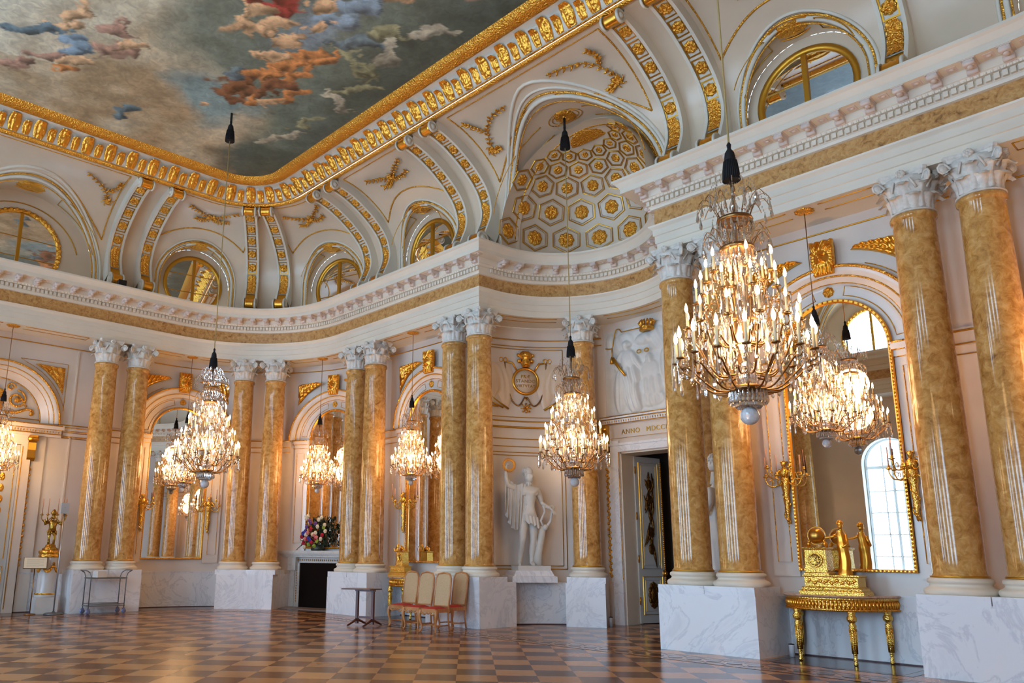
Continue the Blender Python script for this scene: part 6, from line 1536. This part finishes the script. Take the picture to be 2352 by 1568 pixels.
for k in range(5):
    a = pi + k * pi / 4 ; R_ = .30
    mb = MB(); mb.tube(catmull([(.05 * math.cos(a), .05 * math.sin(a), .86), (.2 * math.cos(a), .2 * math.sin(a), .74), (R_ * math.cos(a), R_ * math.sin(a), .82), (R_ * math.cos(a), R_ * math.sin(a), .92)], 3), .014, 6); mb.lathe([(.01, 0), (.045, .015), (.05, .03), (.02, .035), (.02, .06)], 10, c=(R_ * math.cos(a), R_ * math.sin(a), .90)); am = mb.build('arm', M_brz, t)
    mb = MB(); mb.lathe([(.012, 0), (.011, .4)], 8, c=(R_ * math.cos(a), R_ * math.sin(a), .95)); mb.build('candle', M_wax2, am)
mb = MB(); mb.lathe([(.04, .92), (.09, .98), (.06, 1.02), (.02, 1.08)], 12); mb.build('crest', M_brz, t)
M_steel = plain('brushed_steel', S(176, 178, 182), .35, .9); M_grey = plain('grey_metal', S(112, 116, 120), .4, .6)
t = empty('instrument_stand', 'tall thin steel stand with a small grey box on top and a round base', 'stand', T(-11.75, -6.62, 0, pi / 2))
mb = MB(); mb.lathe([(.24, 0), (.245, .02), (.2, .045), (.04, .06), (.02, .09)], 28); mb.build('base', M_grey, t)
mb = MB(); mb.tube([(0, 0, .05), (0, 0, 2.6)], .018, 8); mb.build('pole', M_steel, t)
mb = MB(); mb.bb(-.1, .1, -.04, .04, 2.58, 2.86); bx_ = mb.build('box', plain('pale_grey_box', S(172, 176, 180), .4), t)
mb = MB(); mb.tube([(-.04, 0, 2.86), (-.04, 0, 2.99)], .008, 5); mb.tube([(.02, 0, 2.86), (.02, 0, 2.99)], .008, 5); mb.build('antenna', M_wax2, bx_)
mb = MB(); mb.sphere((0, -.042, 2.74), .015, 8, 5); mb.build('sensor', M_steel, bx_)
t = empty('sign_stand', 'brass stand holding a slanted cream information sign in front of the round pedestal', 'sign', T(-12.0, -7.12, 0, pi / 2 - .25))
mb = MB(); mb.lathe([(.14, 0), (.145, .015), (.1, .03), (.02, .04)], 24); mb.build('base', M_brass, t)
mb = MB(); mb.tube([(0, 0, .03), (0, 0, 1.22)], .014, 8); mb.build('pole', M_brass, t)
R_ = Matrix.Translation((0, 0, 1.30)) @ Matrix.Rotation(math.radians(48), 4, 'X')
mb = MB(); mb.bb(-.28, .28, -.19, .19, -.012, .0, R_); pn = mb.build('panel', plain('dark_sign_frame', S(90, 76, 66), .5), t)
mb = MB(); mb.bb(-.265, .265, -.175, .175, .0, .004, R_); pp = mb.build('paper', plain('cream_paper', S(224, 214, 190), .6), pn)
mb = MB()
for k in range(9): mb.bb(-.2, .2 - .1 * (k % 3 == 2), .12 - .032 * k, .126 - .032 * k, .004, .0045, R_)
mb.build('printed_lines', plain('grey_print', S(150, 146, 140), .7), pp)
# trolley
t = empty('service_trolley', 'grey tubular steel trolley on casters in front of the left marble pedestal', 'trolley', T(-11.42, -5.48, 0, pi / 2))
for e in (-1, 1):
    for y in (-.22, .22):
        mb = MB(); mb.tube([(e * .46, y, .14), (e * .46, y, .96), (e * .50, y, 1.06)], .014, 7); lg = mb.build('leg', M_grey, t)
        w_ = MB(); w_.lathe([(.02, -.02), (.06, -.018), (.065, 0), (.06, .018), (.02, .02)], 16, M=Matrix.Translation((e * .46, y, .066)) @ Matrix.Rotation(pi / 2, 4, 'X')); w_.bb(e * .46 - .03, e * .46 + .03, y - .035, y + .035, .09, .145); w_.build('caster', plain('blue_grey_caster', S(120, 130, 170), .3, .3) if 'blue_grey_caster' not in bpy.data.materials else bpy.data.materials['blue_grey_caster'], lg)
    mb = MB(); mb.tube([(e * .50, -.22, 1.06), (e * .60, -.22, 1.12), (e * .60, .22, 1.12), (e * .50, .22, 1.06)], .014, 7); mb.build('handle', M_grey, t)
mb = MB(); mb.bb(-.48, .48, -.24, .24, .90, .935); mb.build('upper_shelf', M_grey, t)
mb = MB(); mb.bb(-.48, .48, -.24, .24, .20, .22); mb.tube([(-.46, -.22, .26), (.46, -.22, .26)], .01, 6); mb.tube([(-.46, .22, .26), (.46, .22, .26)], .01, 6); mb.build('lower_shelf', M_grey, t)
mb = MB(); mb.bb(-.12, .14, -.12, .12, 0, .16); tag(mb.build('paper_parcel', plain('white_parcel', S(232, 226, 218), .6), None, T(-11.42, -5.66, .936, pi / 2 + .2)), 'small white parcel lying on the upper shelf of the trolley', 'parcel')
# small fittings
mb = MB(); mb.bb(-.11, .11, -.09, .09, 0, .2); o = mb.build('loudspeaker', plain('matt_black_plastic', S(16, 16, 18), .5), None, Fr(-16.4, -.62, 9.08)); tag(o, 'small black box standing on the cornice below the left scroll brackets', 'loudspeaker')
M_plug = plain('white_plastic', S(220, 222, 226), .4)
def device(M, lab, h=.19):
    mb = MB(); mb.lathe([(.045, 0), (.045, h), (.04, h + .01), (0, h + .012)], 14); o = mb.build('floor_sensor', M_plug, None, M); mb = MB(); mb.lathe([(.046, h), (.05, h + .012), (.0, h + .02)], 14); mb.build('cap', M_black, o); return tag(o, lab, 'sensor', 'small white floor sensors')
device(Matrix.Translation((3.68 + .62, .35, 0)), 'small white cylinder on the floor between the big pedestal and the near console'); device(Matrix.Translation((-1.02, 2.62, 0)), 'small white cylinder on the floor left of the open doorway', .2)
mb = MB(); mb.bb(-.04, .04, -.012, 0, -.05, .05); mb.sphere((0, -.012, .01), .02, 8, 4, sc=(1, .4, 1)); o = mb.build('wall_socket', M_plug, None, Matrix.Translation((-6.99 + .464, .2, .28)) @ Matrix.Rotation(pi / 2, 4, 'Z')); tag(o, 'white wall socket on the side of the pedestal behind the folding table', 'socket')
# ------------------------------------------------------------ medallion relief on the apse wall
A0 = 147.5; M = FrA(A0, .715); R0 = Matrix.Translation((0, 0, 6.08))
t = empty('inscribed_medallion', 'gilded round medallion with Latin words, crown above and garlands, over the statue', 'medallion', M)
mb = MB(); mb.lathe([(.30, 0), (.31, .04), (.345, .055), (.37, .03), (.375, 0)], 40, M=R0 @ Matrix.Rotation(pi / 2, 4, 'X'), cap=False); mb.build('rim', M_gold, t)
mb = MB(); mb.lathe([(.31, 0), (.31, .012), (0, .015)], 36, M=R0 @ Matrix.Rotation(pi / 2, 4, 'X')); disc = mb.build('disc', M_cove, t)
for k, (s_, z) in enumerate((('PRÆ', 6.2), ('STANDO', 6.08), ('VIRTVTAT', 5.95))):
    o = text('inscription', s_, .125 if k < 2 else .105, M @ Matrix.Translation((0, -.02, z)), M_goldline, None); o.parent = disc; o.matrix_world = M @ Matrix.Translation((0, -.02, z)) @ Matrix.Rotation(pi / 2, 4, 'X')
mb = MB(); mb.lathe([(.0, 6.46), (.1, 6.46), (.13, 6.58), (.09, 6.66), (.14, 6.72), (.16, 6.78), (.1, 6.86), (0, 6.9)], 18, c=(0, -.05, 0))
for k in range(8): a = k * pi / 4; mb.tube([(.1 * math.cos(a), -.05 + .06 * math.sin(a), 6.68), (.19 * math.cos(a), -.05 + .08 * math.sin(a), 6.78), (.06 * math.cos(a), -.05, 6.88)], .025, 6)
for e in (-1, 1): mb.sphere((e * .17, -.03, 6.62), .06, 8, 6); mb.sphere((e * .19, -.03, 6.78), .05, 8, 6)
mb.build('crown', M_gold2, t)
mb = MB()
for e in (-1, 1):
    mb.tube([(e * .24, -.03, 6.36), (e * .36, -.04, 6.56), (e * .5, -.03, 6.58)], .025, 6)
    for cx_ in (.54, .66): mb.tube([(e * (cx_ + .05 * math.cos(k * pi / 5)), -.03, 6.64 + .06 * math.sin(k * pi / 5)) for k in range(10)], .014, 5, closed=True)
mb.build('ribbon', M_gold, t)
mb = MB()
for e in (-1, 1): mb.tube(catmull([(e * .56, -.03, 6.58), (e * .52, -.03, 6.1), (e * .40, -.03, 5.6), (e * .2, -.03, 5.42), (e * .03, -.03, 5.66)], 5), .02, 6)
mb.build('chain', M_brass, t)
mb = MB(); mb.octa((0, -.03, 5.62), .03, .06); 
for a in range(4): mb.tube([(0, -.03, 5.36), (.14 * math.cos(a * pi / 2 + pi / 4), -.03, 5.36 + .14 * math.sin(a * pi / 2 + pi / 4))], [.02, .05], 5, flat=.5)
for a in range(4): mb.tube([(0, -.03, 5.36), (.13 * math.cos(a * pi / 2), -.03, 5.36 + .13 * math.sin(a * pi / 2))], [.02, .045], 5, flat=.5)
mb.build('cross_pendant', M_gold2, t)
# draped white relief behind the medallion
o = None; mb = MB()
for e in (-1, 1):
    rows = []
    for i in range(21):
        v = i / 20; rows.append([WA(A0 - e * (7 + 12 * u - 2 * math.sin(v * 3)) , .735 - (.012 + .03 * abs(math.sin(u * 14 + v * 3))) * min(1, 6 * u * (1 - u) + .05) * min(1, 8 * v * (1 - v)), 6.55 - (1.05 + .2 * math.sin(u * 9)) * v) for u in [j / 16 for j in range(17)]])
    mb.grid(rows, flip=e < 0)
o = mb.build('drapery_relief', M_cove); tag(o, 'pale stucco drapery in low relief on both sides of the round medallion', 'wall relief'); 
mb = MB()
for e, a in ((-1, 9), (1, 9)):
    for k in range(3): mb.tube([WA(A0 + e * (8 + 2.5 * k), .70, 5.32 + .03 * k), WA(A0 + e * (16 + 1.2 * k), .71, 5.62 - .12 * k)], [.028, .012], 6)
o = mb.build('rod_relief', M_goldline); tag(o, 'gilt tips of rods in relief low on either side of the medallion', 'wall relief')
# ------------------------------------------------------------ figure relief above the doorway (generic robed figures)
YR = yd - .015; M = Matrix.Translation((0, YR, 0))
t = empty('stucco_figure_relief', 'white stucco relief of a seated robed pair with gilt cord above the doorway', 'wall relief', M)
def relief(mb, blobs, x0, x1, z0, z1, nx, nz, k=1.0, fl=None):
    rows = []
    for i in range(nx + 1):
        x = x0 + (x1 - x0) * i / nx; row = []
        for j in range(nz + 1):
            z = z0 + (z1 - z0) * j / nz; h = 0
            for bx, bz, rx, rz, an, hh, fr in blobs:
                dx, dz = x - bx, z - bz; a, b = dx * math.cos(an) + dz * math.sin(an), -dx * math.sin(an) + dz * math.cos(an); q = (a / rx) ** 2 + (b / rz) ** 2
                if q < 1: h = max(h, hh * math.sqrt(1 - q) * (1 + (.22 * math.sin(fr * a + 3 * b) if fr else 0)))
            row.append((x, -h * k, z))
        rows.append(row)
    mb.grid(rows, flip=False)
BB = [(-.62, 6.85, .11, .14, 0, .16, 0), (-.62, 6.87, .14, .13, 0, .13, 60), (-.60, 6.45, .22, .34, .1, .15, 0), (-.55, 6.0, .30, .42, .15, .16, 40), (-.5, 5.6, .26, .5, .1, .15, 45), (-.85, 5.75, .22, .6, -.1, .11, 50), (-.86, 6.5, .09, .30, -.5, .13, 0), (-.35, 6.45, .08, .30, .5, .13, 0), (-.35, 5.55, .14, .42, .1, .17, 40), (-.75, 6.95, .35, .25, .3, .06, 30),
      (-1.12, 7.0, .17, .24, 0, .06, 0), (-1.12, 7.0, .13, .19, 0, .075, 70), (.02, 6.42, .11, .14, 0, .10, 40), (.02, 6.1, .26, .30, 0, .09, 0), (.06, 5.7, .36, .34, 0, .10, 36), (.0, 5.4, .42, .2, 0, .08, 40), (-.05, 6.95, .35, .16, .1, .10, 25), (.28, 6.9, .3, .3, .4, .08, 30), (.55, 6.2, .25, .5, 0, .1, 35), (.7, 5.7, .3, .45, .1, .12, 42), (1.0, 6.3, .2, .6, 0, .1, 40), (.75, 6.85, .12, .15, 0, .13, 50), (.75, 6.45, .2, .3, 0, .13, 0)]
mb = MB(); relief(mb, BB, -1.32, 1.32, 5.12, 7.32, 110, 96); mb.build('relief_figures', M_stat, t)
mb = MB(); mb.lathe([(.15, 0), (.17, .05), (.16, .09)], 20, c=(.05, -.10, 7.12), cap=False)
for k in range(7): a = pi + pi * k / 6; mb.tube([(.05 + .16 * math.cos(a), -.10 + .12 * math.sin(a), 7.2), (.05 + .2 * math.cos(a), -.10 + .14 * math.sin(a), 7.3), (.05 + .15 * math.cos(a), -.10 + .1 * math.sin(a), 7.38)], [.02, .045, .02], 6)
mb.lathe([(.14, .0), (.19, .0), (.19, .05), (.15, .06)], 20, c=(.05, -.10, 7.1)); mb.build('gilt_crown', M_gold2, t)
mb = MB(); mb.tube(catmull([(-1.25, -.06, 6.88), (-1.05, -.06, 6.86), (-.98, -.07, 7.1), (-.9, -.08, 7.3), (-.8, -.08, 7.32), (-.72, -.09, 7.22)], 4), .014, 5)
mb.tube([(-.72 + .07 * k, -.1, 7.22) for k in range(9)], .024, 5, flat=.5); mb.tube([(-1.05, -.06, 6.86), (-1.06, -.06, 6.6)], .014, 5); mb.lathe([(.02, .12), (.045, .06), (.055, -.05), (0, -.06)], 12, c=(-1.06, -.07, 6.5)); mb.build('gilt_cord_and_tassel', M_goldline, t)
mb = MB(); mb.tube([(-.98, -.14, 6.56), (-.8, -.16, 6.3), (-.6, -.18, 6.05)], [.05, .04, .03], 7); mb.build('gilt_staff', M_goldline, t)
mb = MB()
for x in (-.22, .0): mb.tube([(x + .06 * math.cos(k * pi / 6), -.1, 6.62 + .04 * math.sin(k * pi / 6)) for k in range(12)], .016, 5, closed=True)
mb.build('gilt_rings', M_goldline, t)
# window-bench panels and low red screens seen in the mirrors
M_rb = plain('red_brown_bench', S(110, 52, 44), .5)
for k, u in enumerate(WIN):
    mb = MB()
    for x in (-.5, .0, .5): mb.bb(x - .24, x + .24, -.03, .03, .1, .92)
    mb.bb(-.8, .8, -.05, .05, .04, .1); mb.bb(-.8, .8, -.05, .05, .92, .97); o = mb.build('folding_screen', M_rb, None, Fr(u, WO - .5, 0)); tag(o, 'low red-brown folding screen under a tall window, seen only in mirrors', 'screen', 'red-brown screens seen only in mirrors')
